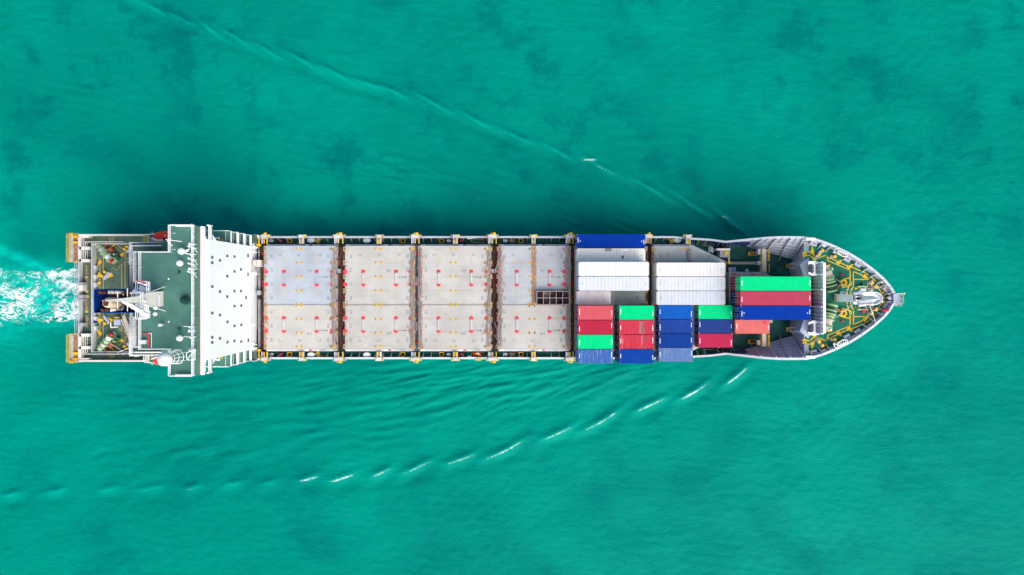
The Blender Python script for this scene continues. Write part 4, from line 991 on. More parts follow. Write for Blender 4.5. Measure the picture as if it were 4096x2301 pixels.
# patches on roofs that the photograph shows
def roof_patch(prefix, dx, dy, sx, sy, mat, nm='repair_patch'):
    o = [q for q in col.objects if q.get('label', '').startswith(prefix)][0]; L0 = wl(o)
    H_ = 2.896 if 'long white' in o['label'] or 'white long' in o['label'] else 2.591
    MB().box(L0.x + dx - sx / 2, L0.x + dx + sx / 2, L0.y + dy - sy / 2, L0.y + dy + sy / 2, L0.z + H_ - .003, L0.z + H_ + .005).build(nm, mat, o, (L0.x + dx, L0.y + dy, L0.z + H_))
gp = paint('grey_patch', (0.33, 0.30, 0.31), .6, .2, 2.0); rp = paint('red_grey_patch', (0.36, 0.12, 0.12), .6, .2, 1.5); rp2 = paint('dull_red_patch', (0.35, 0.05, 0.07), .6, .2, 1.5)
roof_patch('long dirty off-white', -.5, .95, 1.2, .52, gp); roof_patch('long dirty off-white', 2.4, .92, 1.2, .35, M['white']); roof_patch('long dirty off-white', 2.05, 0.2, .25, 1.2, M['white'])
roof_patch('long dirty off-white', 2.1, -.35, .4, .6, gp)
roof_patch('short container, red with a grey', .75, 0, .7, 2.1, rp); roof_patch('short container, red with a grey', 1.2, -.5, .35, 1.1, rp)
roof_patch('short container, red with pale', 1.6, .6, .8, .95, rp2)

# ------------------------------------------------------------------ open bin of lashing gear on the fourth bay
x0, x1 = (2148 - 2048) / 22.3, (2278 - 2048) / 22.3; y0, y1 = (1150.5 - 1166) / 22.3, (1150.5 - 1218.5) / 22.3
bt = thing('lashing_gear_bin', 'open steel bin with ten cells of dark scrap, on the rusty hatch', 'bin', ((x0 + x1) / 2, (y0 + y1) / 2, ZH))
M['binframe'] = paint('bin_frame_pinkish', (0.46, 0.33, 0.34), .6, .2, 1.5, RUST, .2, 2.0)
MB().box(x0, x1, y1, y0, ZH + .002, ZH + .12).build('floor', M['steel'], bt)
for k in range(6):
    x = x0 + (x1 - x0) * k / 5; MB().box(x - .045, x + .045, y1, y0, ZH + .12, ZH + 1.05).build('partition', M['binframe'], bt)
for k in range(3):
    y = y0 + (y1 - y0) * k / 2; MB().box(x0 - .05, x1 + .05, y - .045, y + .045, ZH + .123, ZH + 1.053).build('partition', M['binframe'], bt)
for a in range(5):
    for b in range(2):
        mb = MB(); cx = x0 + (x1 - x0) * (a + .5) / 5; cy = y0 + (y1 - y0) * (b + .5) / 2
        for k in range(120):
            p = Vector((cx + random.uniform(-.5, .5), cy + random.uniform(-.66, .66), ZH + random.uniform(.2, .72))); d = Vector((random.gauss(0, 1), random.gauss(0, 1), random.gauss(0, .4))).normalized() * random.uniform(.06, .14)
            mb.tube(p - d, p + d, random.uniform(.02, .05), n=4)
        o = mb.build('scrap_fill', M['rod2'] if (a, b) == (1, 0) else M[random.choice(['rod', 'steel', 'rod'])], bt, (cx, cy, ZH + .12)); o['kind'] = 'stuff'
# ------------------------------------------------------------------ accommodation block
XB = -46.95                                  # front of the house
HY0, HY1 = 7.45, -11.2                       # house sides
house = MB().box(-52.0, XB, HY1, HY0, ZD, 27.2).box(-57.0, -52.003, HY1, HY0, ZD, 22.0).box(-57.0, -52.003, -9.3, 5.45, 22.003, 27.2).build('superstructure', M['white'], ship, (-52, YC, ZP))
def wpx(px): return CAMZ - K * 46.95 / (2048 - px)      # height on the front wall seen at pixel column px
wins = [(849, 1030), (849, 1051), (880, 1042), (909, 1024), (938, 1027), (992, 1023), (964, 1078), (938, 1086), (992, 1098), (909, 1105), (849, 1147), (880, 1167), (938, 1165), (964, 1165), (909, 1187),
        (849, 1253), (880, 1261), (910, 1288), (938, 1225), (965, 1223), (938, 1304), (965, 1300), (849, 1350), (880, 1354), (849, 1370), (910, 1369), (938, 1363.5), (965, 1367), (993, 1362), (984, 1191)]
for px, py in wins:
    z = wpx(px); y = (1150.5 - py) / S(z); h = .82 if px < 980 else .62; wd = .44 if px < 980 else .6
    g = MB().box(XB - .02, XB + .012, y - wd / 2, y + wd / 2, z - h / 2, z + h / 2).build('window', M['glass'], house, (XB, y, z))
for y0_, y1_ in ((5.46, HY0), (HY1, -9.31)): MB().box(-57.0, -52.01, y0_, y1_, 22.003, 22.1).build('house_deck', M['roof'], house)
p = Vector((XB, (1150.5 - 1193) / S(wpx(990)), wpx(990)))
# wheelhouse and bridge wings
ZR = 28.5; s = S(ZR)
def R2(px, py, z=ZR): return W(px, py, z)
a, b = R2(683, 903), R2(786, 1500)
wheel = MB().box(-51.9, -47.35, HY1 - .4, HY0 + .4, 27.203, ZR - .1).box(a.x + .1, b.x - .1, b.y + .1, a.y - .1, 25.2, 26.2).build('wheelhouse', M['white'], ship, (-51, YC, 26))
MB().box(a.x, b.x, b.y, a.y, ZR - .1, ZR).build('wing_roof', M['roof'], wheel, (-50.5, YC, ZR))
c0, c1 = R2(566, 1006), R2(683, 1396)
MB().box(c0.x, a.x - .002, c1.y, c0.y, ZR - .11, ZR - .003).build('aft_roof', M['roof'], wheel, (-54, YC, ZR))
q0, q1 = R2(787, 906), R2(816, 1500)
MB().box(q0.x, q0.x + .38, q1.y, q0.y, ZR - .3, ZR + .02).build('gutter', M['roof'], wheel)
e0 = R2(799, 0).x; MB().box(e0, e0 + .16, q1.y, q0.y, ZR - .3, ZR + .12).build('roof_edge_strip', M['brownred'], wheel)
MB().box(e0 + .17, e0 + .62, q1.y, q0.y, ZR - .5, ZR + .10).build('roof_brow', M['white'], wheel)
# walkway in front of the wheelhouse windows
MB().box(-47.34, XB - .003, q1.y + .1, q0.y - .1, 26.0, 26.35).build('bridge_walkway', M['roof'], wheel)
yt, yb = W(0, 902, 27.2).y, W(0, 1492, 27.2).y
MB().rail([(XB - .05, yt, 26.35), (XB - .05, yb, 26.35)], .95, 3, 1.7, .05).build('walkway_rail', M['white'], wheel)
for y in (yt, yb): MB().box(XB - .3, XB, y - .1, y + .1, 26.0, 27.35).build('wing_post', M['white'], wheel)
# wing brackets below, front corners of the wings
for sgn, ys_, ye in ((1, HY0, yt), (-1, HY1, yb)):
    MB().box(XB - .08, XB, min(ys_, ye), max(ys_, ye), 26.3, 26.7).build('wing_front', M['white'], wheel)
    MB().add([(XB - .3, ys_, 26.0), (XB, ys_, 26.0), (XB, ys_ + sgn * .9, 26.0), (XB - .3, ys_ + sgn * .9, 26.0), (XB, ys_, 24.6), (XB - .3, ys_, 24.6)], [(0, 1, 2, 3), (4, 2, 1), (5, 3, 2, 4), (0, 3, 5)]).build('wing_knee', M['white'], wheel)
# roof-top railings
def rrail(pts, z=ZR, parent=wheel, h=.95, bars=3, mat='white', r=.05, name='roof_rail'):
    return MB().rail([W(x, y, z) for x, y in pts], h, bars, 1.7, r).build(name, M[mat], parent)
rrail([(779, 903), (779, 1500)], h=1.0); rrail([(779, 902), (690, 902)]); rrail([(779, 1502), (690, 1502)])
rrail([(686, 903), (686, 1008)]); rrail([(686, 1500), (686, 1398)])
rrail([(686, 1009), (568, 1009)], h=.9); rrail([(568, 1395), (686, 1395)], h=.9)
rrail([(568, 1009), (568, 1130)]); rrail([(568, 1270), (568, 1395)])
for y0 in (902, 1499):
    p, q = W(702, y0 - 1, ZR + .6), W(770, y0 + 4, ZR + .6); MB().box(p.x, q.x, q.y, p.y, ZR + .05, ZR + .75).build('wing_console', M['white'], wheel, p)
p = W(767, 903, ZR + .8); MB().ball(p, .3, n=12, m=6).build('search_light', M['white'], wheel, p, True)
# domes on the roof
for px, py, r in ((725, 1005, .52), (719, 1053, .48), (718, 1353, .48), (641, 1300, .26)):
    p = W(px, py, ZR + 1.0); base = Vector((p.x, p.y, ZR))
    d = MB().lathe([(.16, 0), (.16, .55), (r * .8, .6), (r, .85), (r, 1.05), (r * .85, 1.3), (r * .5, 1.47), (.03, 1.53)], base, 18).build('antenna_dome', M['dome'], ship, base, True)
for dx, dy, l in ((.75, 0, .7), (.55, -.45, .5), (.9, .35, .3)):
    p = W(725, 1005, ZR + .5) + Vector((.4, 0, 0)); MB().tube(p, p + Vector((dx, dy, 0)), .09, n=8).build('dome_bracket', M['white'], ship, p)
# big satellite dome on its lattice stand
base = W(720, 1425, ZR); top = W(697, 1429, ZR + 3.4); top = Vector((base.x, base.y, ZR + 3.3))
sat = MB().lathe([(.25, 0), (.35, .2), (.92, .55), (1.02, 1.1), (.92, 1.6), (.55, 2.0), (.03, 2.12)], top, 24).build('satellite_dome', M['dome'], ship, base, True)
mb = MB()
for k in range(10):
    t = 2 * math.pi * k / 10; d = Vector((math.cos(t), math.sin(t), 0)) * 1.0; mb.tube(base + d * 1.1, top + d * .75, .04, n=5)
mb.build('lattice_stand', M['white'], sat)
mb = MB()
for h, rr in ((1.0, 1.08), (2.1, .95), (3.2, .85)):
    pts = [base + Vector((math.cos(2 * math.pi * k / 14) * rr, math.sin(2 * math.pi * k / 14) * rr, h)) for k in range(15)]; mb.path(pts, .045, 5)
mb.build('stand_hoop', M['white'], sat)
mb = MB(); a, b, c, d = W(745, 1412, ZR + 1.6), W(780, 1398, ZR + 1.2), W(780, 1440, ZR + 1.2), W(748, 1440, ZR + 1.6)
mb.path([a, b, c, d, a], .06, 5).tube(d, b, .05, n=5).tube(b, W(781, 1398, ZR), .05).tube(c, W(781, 1440, ZR), .05); mb.build('access_frame', M['white'], sat)
# antennas and horns along the front rail of the roof
def horn(p, d, l=.7, r=.28):
    p = Vector(p); d = Vector(d).normalized(); return MB().tube(p, p + d * l, .05, r, n=10).tube(p - d * .3, p, .08, n=6)
for px, py, k in ((776, 978, 'h'), (776, 992, 'y'), (772, 1017, 'a'), (776, 1040, 'y'), (776, 1060, 'y'), (774, 1077, 'h'), (774, 1092, 'y'), (770, 1308, 'a'), (774, 1325, 'h'), (772, 1349, 'a'), (776, 1403, 'h')):
    p = W(px, py, ZR + 1.0)
    if k == 'h': horn(p, (-1, .1, .1)).build('horn', M['rail'], ship, p)
    elif k == 'y':
        mb = MB().tube(p, p + Vector((-.9, .25, .2)), .05, n=5).tube(p, Vector((p.x, p.y, ZR)), .05, n=5)
        for q in (.4, .65, .85): c = p.lerp(p + Vector((-.9, .25, .2)), q); mb.tube(c - Vector((.0, .18, 0)), c + Vector((0, .18, .1)), .035, n=4)
        mb.tube(p, p + Vector((.3, -.7, -.4)), .04, n=4).build('yagi_antenna', M['white'], ship, p)
    else: MB().tube(p, p + Vector((-1.3, .1, .3)), .06, .03, n=5).tube(p + Vector((-.5, 0, .1)), p + Vector((-.2, -.6, -.6)), .05, n=5).tube(p, Vector((p.x, p.y, ZR)), .06, n=5).build('whip_antenna', M['white'], ship, p)
for x0, y0, x1, y1 in ((662, 958, 728, 967), (668, 962, 690, 985), (688, 935, 702, 932), (688, 998, 702, 998)):
    MB().tube(W(x0, y0, ZR + 2.2), W(x1, y1, ZR + .9), .05, n=5).build('stay_pole', M['white'], ship)
# aerial wires with insulators and dark mounts
for pts in (((612, 1160), (674, 1116), (714, 1090)), ((640, 1255), (675, 1287), (716, 1317))):
    v = [W(x, y, ZR + h) for (x, y), h in zip(pts, (3.2, 1.8, .4))]
    wr = MB().path(v, .03, 4).build('aerial_wire', M['steel'], ship)
    MB().ball(v[1], .13, n=8, m=4).build('insulator', M['white'], wr, v[1]); MB().lathe([(.25, -.35), (.12, .0)], v[2], 8).build('wire_mount', M['darkgreen'], wr, v[2])
    MB().tube(v[2], Vector((v[2].x, v[2].y, ZR)), .1, n=6).build('mount_post', M['darkgreen'], wr)
# dark leafy bundle lashed on the roof
random.seed(21); c = W(749, 1201, ZR); bt2 = thing('potted_fir_tree', 'small dark green bushy tree standing on the green bridge roof', 'tree', c)
MB().lathe([(.25, 0), (.3, .3), (.06, .32), (.05, 1.3)], c, 8).build('trunk', M['rod'], bt2)
mb = MB()
for k in range(900):
    t = random.random(); h = .3 + 1.2 * t; r = (.75 * (1 - t) + .12) * math.sqrt(random.random()); an = random.uniform(0, 6.283)
    p = c + Vector((math.cos(an) * r * 1.15, math.sin(an) * r * .85, h)); d = Vector((math.cos(an), math.sin(an), random.uniform(-.5, .3))) * .14; e = Vector((-math.sin(an), math.cos(an), random.uniform(-.4, .4))) * .05
    mb.add([p - e, p + e, p + d], [(0, 1, 2)])
mb.build('crown', M['foliage'], bt2)
# ensign hung from the mast platform
fl = MB(); cols = 9
P0 = W(546, 1121, 33.0)
v = []
for j in range(4):
    for i in range(cols): v.append(P0 + Vector((i * .17, -.05 * i - j * .24 + .04 * math.sin(i * .9), .10 * math.sin(i * 1.1 + j * .6) - j * .18)))
def strip(j): return [(j * cols + i, j * cols + i + 1, (j + 1) * cols + i + 1, (j + 1) * cols + i) for i in range(cols - 1)]
fg = thing('flag', 'small red, white and blue flag beside the white radar mast', 'flag', P0)
for j, mt in enumerate(('red', 'white', 'deepblue')):
    MB().add(v, strip(j)).build('flag_stripe', M[mt] if mt in M else CM[mt], fg)

# ------------------------------------------------------------------ side decks stepped down both flanks of the house
for side in (0, 1):
    f = (lambda q: Vector(q)) if side == 0 else (lambda q: mir(Vector(q)))
    def bx(x0, x1, y0, y1, z0, z1, name, mat, parent):
        if side: y0, y1 = 2 * YC - y0, 2 * YC - y1
        return MB().box(x0, x1, y0, y1, z0, z1).build(name, M[mat], parent, ((x0 + x1) / 2, (y0 + y1) / 2, z0))
    yo = 9.45
    for k, z in enumerate((10.6, 13.4, 16.2, 19.0)):
        fr_ = XB if z < 18 else XB - .05
        sdk = bx(-56.8, fr_ - .12, HY0 + .003, yo + (.12 if k == 3 else 0), z - .15, z, 'side_deck', 'roof', house)
        bx(fr_ - .11, fr_ + .02, HY0 + .003, yo, z - .15, z + .02, 'deck_edge', 'white', house)
        if k in (0, 1, 2): bx(fr_ - .28, fr_ - .125, HY0 + .003, yo + (.05 if k < 2 else .1), z + .003, z + .2, 'front_fin', 'white', house)
        MB().rail([f((-56, yo, z)), f((fr_ - .2, yo, z)), ], .95, 2, 2.2, .04).build('side_rail', M['white'], house)
        MB().rail([f((fr_ - .55, yo, z)), f((fr_ - .55, HY0 + .1, z))], .9, 1, 1.0, .03).build('stair_rail', M['white'], house)
    # striped step and davit on the top side deck
    z = 19.0; p = f(W(884, 962, z)); o = MB().box(p.x - .28, p.x + .28, p.y - .25, p.y + .25, z + .003, z + .25).build('hazard_step', M['yellow'], house)
    for j in range(4): MB().cbox((p.x - .2 + j * .14, p.y, z + .255), .05, .5, .01, Matrix.Rotation(R(25), 3, 'Z')).build('hazard_stripe', M['steel'], o)
    a, b = f(W(846, 955, z + 1.4)), f(W(878, 951, z + 1.4)); MB().tube(a, b, .12, .1, n=8).tube(b, f(W(874, 958, z + 1.0)), .08, n=6).tube(a, Vector((a.x, a.y, z)), .12, n=8).build('boat_davit', M['white'], house)
    # rounded front quarter with dark doorway
    pts = [W(x, y, 9.6) for x, y in ((1004, 938), (1024, 938), (1036, 942), (1036, 948), (1016, 951), (1014, 956), (1014, 978), (1018, 985), (1026, 988), (1026, 992), (1004, 992))]
    MB().prism([tuple(f(p))[:2] for p in pts], ZD, 9.62).build('front_quarter', M['white'], house)
    bx(-46.94, -46.0, 4.2, 8.6, ZD + .02, 8.2, 'doorway_recess', 'steel', house)
    # yellow rail and step beside pedestal
    a, b = f(W(1036, 947, 9.4)), f(W(1033, 976, 9.4))
    MB().path([a, b], .06, 5).path([a + Vector((.18, 0, 0)), b + Vector((.18, 0, 0))], .06, 5).tube(a, Vector((a.x, a.y, ZD)), .05).tube(b, Vector((b.x, b.y, ZD)), .05).build('passage_rail', M['yellow'], ship)
    p = f(W(1034, 981, 9.3)); MB().box(p.x - .36, p.x + .36, p.y - .2, p.y + .2, 8.9, 9.35).build('passage_step', M['yellow'], ship, p)
p = W(938, 1453, 14.5); MB().lathe([(.4, 0), (.45, .8), (.3, 1.1), (.05, 1.2)], W(905, 1452, 13.4), 16).build('raft_canister', M['dome'], house, None, True)
# fittings at the foot of the front wall
for x0, x1, y0, y1, z0, z1, mt, nm in ((1011, 1026, 1040, 1067, ZD, 10.6, 'cream', 'vent_housing'), (1026, 1039, 1040, 1067, ZD, 10.2, 'offwhite', 'vent_housing'), (1012, 1026, 1069, 1080, ZD, 9.2, 'grey', 'vent_base'), (1028, 1036, 1070, 1085, ZD, 9.0, 'grey', 'vent_base'),
                                      (1010, 1020, 1090, 1100, 10, 11.2, 'white', 'wall_lamp'), (1028, 1042, 1163, 1180, ZD, 9.2, 'grey', 'junction_box'), (1033, 1041, 1181, 1198, ZD, 8.8, 'steel', 'junction_box'), (1012, 1016, 1296, 1302, 10.5, 11.0, 'white', 'wall_lamp')):
    a, b = W(x0, y0, z1), W(x1, y1, z1); MB().box(max(a.x, XB + .003), b.x, a.y, b.y, z0, z1).build(nm, M[mt], house, ((a.x + b.x) / 2, (a.y + b.y) / 2, z0))
MB().tube(W(1036, 1000, 8.5), W(1036, 1390, 8.5), .09, n=6).build('fire_main_pipe', M['lightgrey'], ship); MB().tube(W(1041, 1090, 8.4), W(1041, 1390, 8.4), .05, n=6).build('fire_main_pipe', M['grey'], ship)
for y0 in (1003, 1372): MB().path([W(1012, y0, 10.5), W(1016, y0 + 6, 10.2), W(1028, y0 + 8, 9.6)], .07, 6).build('conduit', M['white'], house)

# ------------------------------------------------------------------ radar mast
mx_, my_ = -53.9, -1.72
mb = MB()
def ring(z, hx, hy): return [(mx_ - hx, my_ - hy, z), (mx_ + hx, my_ - hy, z), (mx_ + hx, my_ + hy, z), (mx_ - hx, my_ + hy, z)]
lv = [(ZR, .55, 1.15), (ZR + 2.4, .5, 1.05), (ZR + 4.5, .42, .85), (ZR + 6.5, .3, .45), (ZR + 9.5, .2, .25), (ZR + 13.6, .1, .1)]
vv = []; ff = []
for q in lv: vv += ring(*q)
for k in range(len(lv) - 1):
    for i in range(4): ff.append((4 * k + i, 4 * k + (i + 1) % 4, 4 * k + 4 + (i + 1) % 4, 4 * k + 4 + i))
ff.append((20, 21, 22, 23)); mb.add(vv, ff)
mast = mb.build('radar_mast', M['offwhite'], ship, (mx_, my_, ZR))
def mp(px, py, z): return W(px, py, z)
# platforms with rails
for z, x0, x1, y0, y1 in ((ZR + 3.4, 556, 600, 1126, 1275), (ZR + 5.4, 540, 575, 1168, 1235)):
    a, b = W(x0, y0, z), W(x1, y1, z)
    pl_ = MB()
    if y1 - y0 > 100: pl_.box(a.x, b.x, a.y, a.y - 1.5, z - .08, z).box(a.x, b.x, b.y, b.y + 1.1, z - .08, z).box(a.x + .3, b.x - .3, b.y + 1.1, a.y - 1.5, z - .3, z - .003)
    else: pl_.box(a.x, b.x, b.y, a.y, z - .1, z)
    pf = pl_.build('mast_platform', M['rail'], mast, (mx_, my_, z))
    MB().rail([(a.x, a.y, z), (b.x, a.y, z), (b.x, b.y, z), (a.x, b.y, z), (a.x, a.y, z)], .9, 2, 1.0, .05).build('platform_rail', M['white'], mast)
    for y in (a.y, b.y): MB().tube((a.x, y, z), (mx_ - .1, my_, z - 2.2), .07, n=5).build('platform_strut', M['white'], mast)
# radar scanners
for x0, y0, x1, y1, z, wd in ((492, 1203, 590, 1262, ZR + 7.0, .50), (536, 1160, 582, 1207, ZR + 5.2, .34)):
    a, b = W(x0, y0, z), W(x1, y1, z); c = (a + b) / 2; d = (b - a); an = math.atan2(d.y, d.x)
    o = MB().cbox(c, d.length, wd, .45, Matrix.Rotation(an, 3, 'Z')).build('radar_scanner', M['dome'], mast, c)
    MB().lathe([(.3, 0), (.3, .7), (.18, .8)], c - Vector((0, 0, .95)), 12).build('scanner_gearbox', M['white'], mast, c)
    MB().tube(c - Vector((0, 0, .8)), (mx_, my_, z - 1.6), .16, n=8).build('scanner_bracket', M['white'], mast)
# yards, stays, small gear
for z, l in ((ZR + 8.5, 1.6), (ZR + 10.8, 1.1)):
    MB().tube((mx_, my_ - l, z), (mx_, my_ + l, z), .06, n=6).build('yard_arm', M['white'], mast)
for y in (-1.9, 1.9):
    MB().tube((mx_ + .9, my_ + y, ZR), (mx_, my_, ZR + 8), .05, n=5).build('mast_stay', M['white'], mast)
MB().lathe([(.10, 0), (.12, .5), (.02, .6)], (mx_, my_, ZR + 13.6), 8).build('mast_light', M['brownred'], mast)
a = W(640, 1200, ZR + 1.2)
MB().add([W(612, 1185, ZR + 2.2), W(641, 1178, ZR + 1.1), W(641, 1228, ZR + 1.1), W(612, 1222, ZR + 2.2), W(618, 1185, ZR), W(636, 1180, ZR), W(636, 1226, ZR), W(618, 1222, ZR)], [(0, 1, 2, 3), (4, 7, 6, 5), (0, 4, 5, 1), (1, 5, 6, 2), (2, 6, 7, 3), (3, 7, 4, 0)]).build('mast_foot', M['rail'], mast)
for px, py in ((622, 1232), (620, 1256)):
    p = W(px, py, ZR + .8); MB().ball(p, .33, .3, n=12, m=6).build('gps_pod', M['dome'], ship, p, True); MB().tube(p, Vector((p.x, p.y, ZR)), .06).build('pod_post', M['white'], ship)
p = W(573, 1297, ZR - 1.0); t = MB().ball(p, .42, .3, n=14, m=6).build('buoy', M['red'], None, p, True); tag(t, 'small bright red float lying at the aft edge of the bridge roof', 'float')
# red pipe run on the roof edge
MB().path([W(554, 1334, ZR + .2), W(594, 1334, ZR + .2), W(594, 1394, ZR + .2)], .08, 6).build('hydrant_pipe', M['red'], ship)
MB().path([W(590, 1333, ZR + .2), W(606, 1333, ZR + .2), W(606, 1392, ZR + .2)], .05, 6).build('vent_pipe', M['white'], ship)
p = W(575, 1368, ZR + .3); MB().box(p.x - .4, p.x + .4, p.y - .3, p.y + .3, ZR, ZR + .6).build('roof_locker', M['rail'], ship, p)

# ------------------------------------------------------------------ funnel casing with exhaust pipes
xa, xb = -65.6, -58.2; ya, yb2 = -.27, -4.0; zt = 26.0
fun = MB()
t_ = .12
fun.box(xa, xa + t_, yb2, ya, ZP, zt).box(xb - t_, xb, yb2, ya, ZP, zt).box(xa + t_, xb - t_, ya - t_, ya, ZP, zt).box(xa + t_, xb - t_, yb2, yb2 + t_, ZP, zt)
funnel = fun.build('funnel_casing', M['blue'], ship, (-62, YC, ZP))
for k in range(4): y = yb2 + (ya - yb2) * (k + 1) / 5; MB().box(xa + t_, xa + t_ + .05, y - .03, y + .03, 22.4, zt - .1).build('casing_stiffener', M['blue'], funnel)
MB().box(xa + t_, xb - t_, yb2 + t_, ya - t_, 21.8, 22.3).build('funnel_top_floor', M['soot'], funnel)
for k in range(6): x = xa + .5 + k * 1.2; MB().box(x - .05, x + .05, ya - .004, ya + .06, ZP, zt - .003).build('casing_stiffener', M['blue'], funnel)
c = Vector((-62.3, -2.42, 22.3))
ex = MB().lathe([(.74, 0), (.74, 5.2), (.66, 5.7), (.5, 6.0), (.46, 5.95)], c, 24).build('main_exhaust', M['exhaust'], funnel, c, True)
MB().lathe([(.44, 0), (.44, .4), (.38, .42)], c + Vector((0, 0, 5.6)), 16).build('exhaust_mouth', M['soot'], ex)
c2 = Vector((-62.9, -1.95, 22.3)); MB().lathe([(.42, 0), (.42, 4.4), (.3, 4.8), (.25, 4.85)], c2, 16).build('silencer', M['rail'], funnel, c2, True)
for y, l, h in ((-.75, .28, 3.6), (-3.5, .28, 3.0), (-.85, .16, 2.0)):
    x = -62.4 if l > .2 else -59.9
    c3 = Vector((x, y, 22.3)); o = MB().path([c3, c3 + Vector((0, 0, h)), c3 + Vector((-.35, 0, h + .5)), c3 + Vector((-.6, 0, h + .8))], l, 12).build('exhaust_pipe', M['offwhite'], funnel, c3, True)
    MB().path([c3 + Vector((-.6, 0, h + .8)), c3 + Vector((-1.0, 0, h + 1.6)), c3 + Vector((-1.0, 0, h + 2.2))], l * .85, 12).build('pipe_outlet', M['soot'], o, None, True)
for y in (-.6, -3.6): MB().tube((-61.4, y, 25.7), (-61.4, -2.1 + (.9 if y > -2 else -.9), 25.2), .08, n=6).build('pipe_brace', M['rail'], funnel)

# ------------------------------------------------------------------ poop deck round the sunken mooring deck
XT = railL[0].x + .05                       # transom
OX0, OX1 = (369 - 2048) / S(ZP), -57.0; OY0, OY1 = (1150.5 - 974) / S(ZP), (1150.5 - 1409) / S(ZP)
ysd = rail_y(-70)[0]
pp = MB()
pp.box(XT, OX0, 2 * YC - ysd + .1, ysd - .1, ZP - .15, ZP)                       # stern strip
pp.box(OX0 + .002, -46.2, OY0, ysd - .1, ZP - .15, ZP).box(OX0 + .002, -46.2, 2 * YC - ysd + .1, OY1, ZP - .15, ZP)
poop = pp.build('poop_deck', M['poop'], ship, (-68, YC, ZP))
poop['label'] = 'worn grey-green walkway deck'
moor = MB().box(XT + .3, OX1, OY1 - .4, OY0 + .4, 8.9, 9.0).build('mooring_deck', M['poop'], ship, (-67, YC, 8.9)); ZM = 9.0
wl_ = MB(); t_ = .14
wl_.box(OX0, OX0 + t_, OY1, OY0, ZM, ZP + .3).box(OX0 + t_, OX1, OY0 - t_, OY0, ZM, ZP + .14).box(OX0 + t_, OX1, OY1, OY1 + t_, ZM, ZP + .14)
wl_.build('mooring_well_wall', M['rail'], ship)
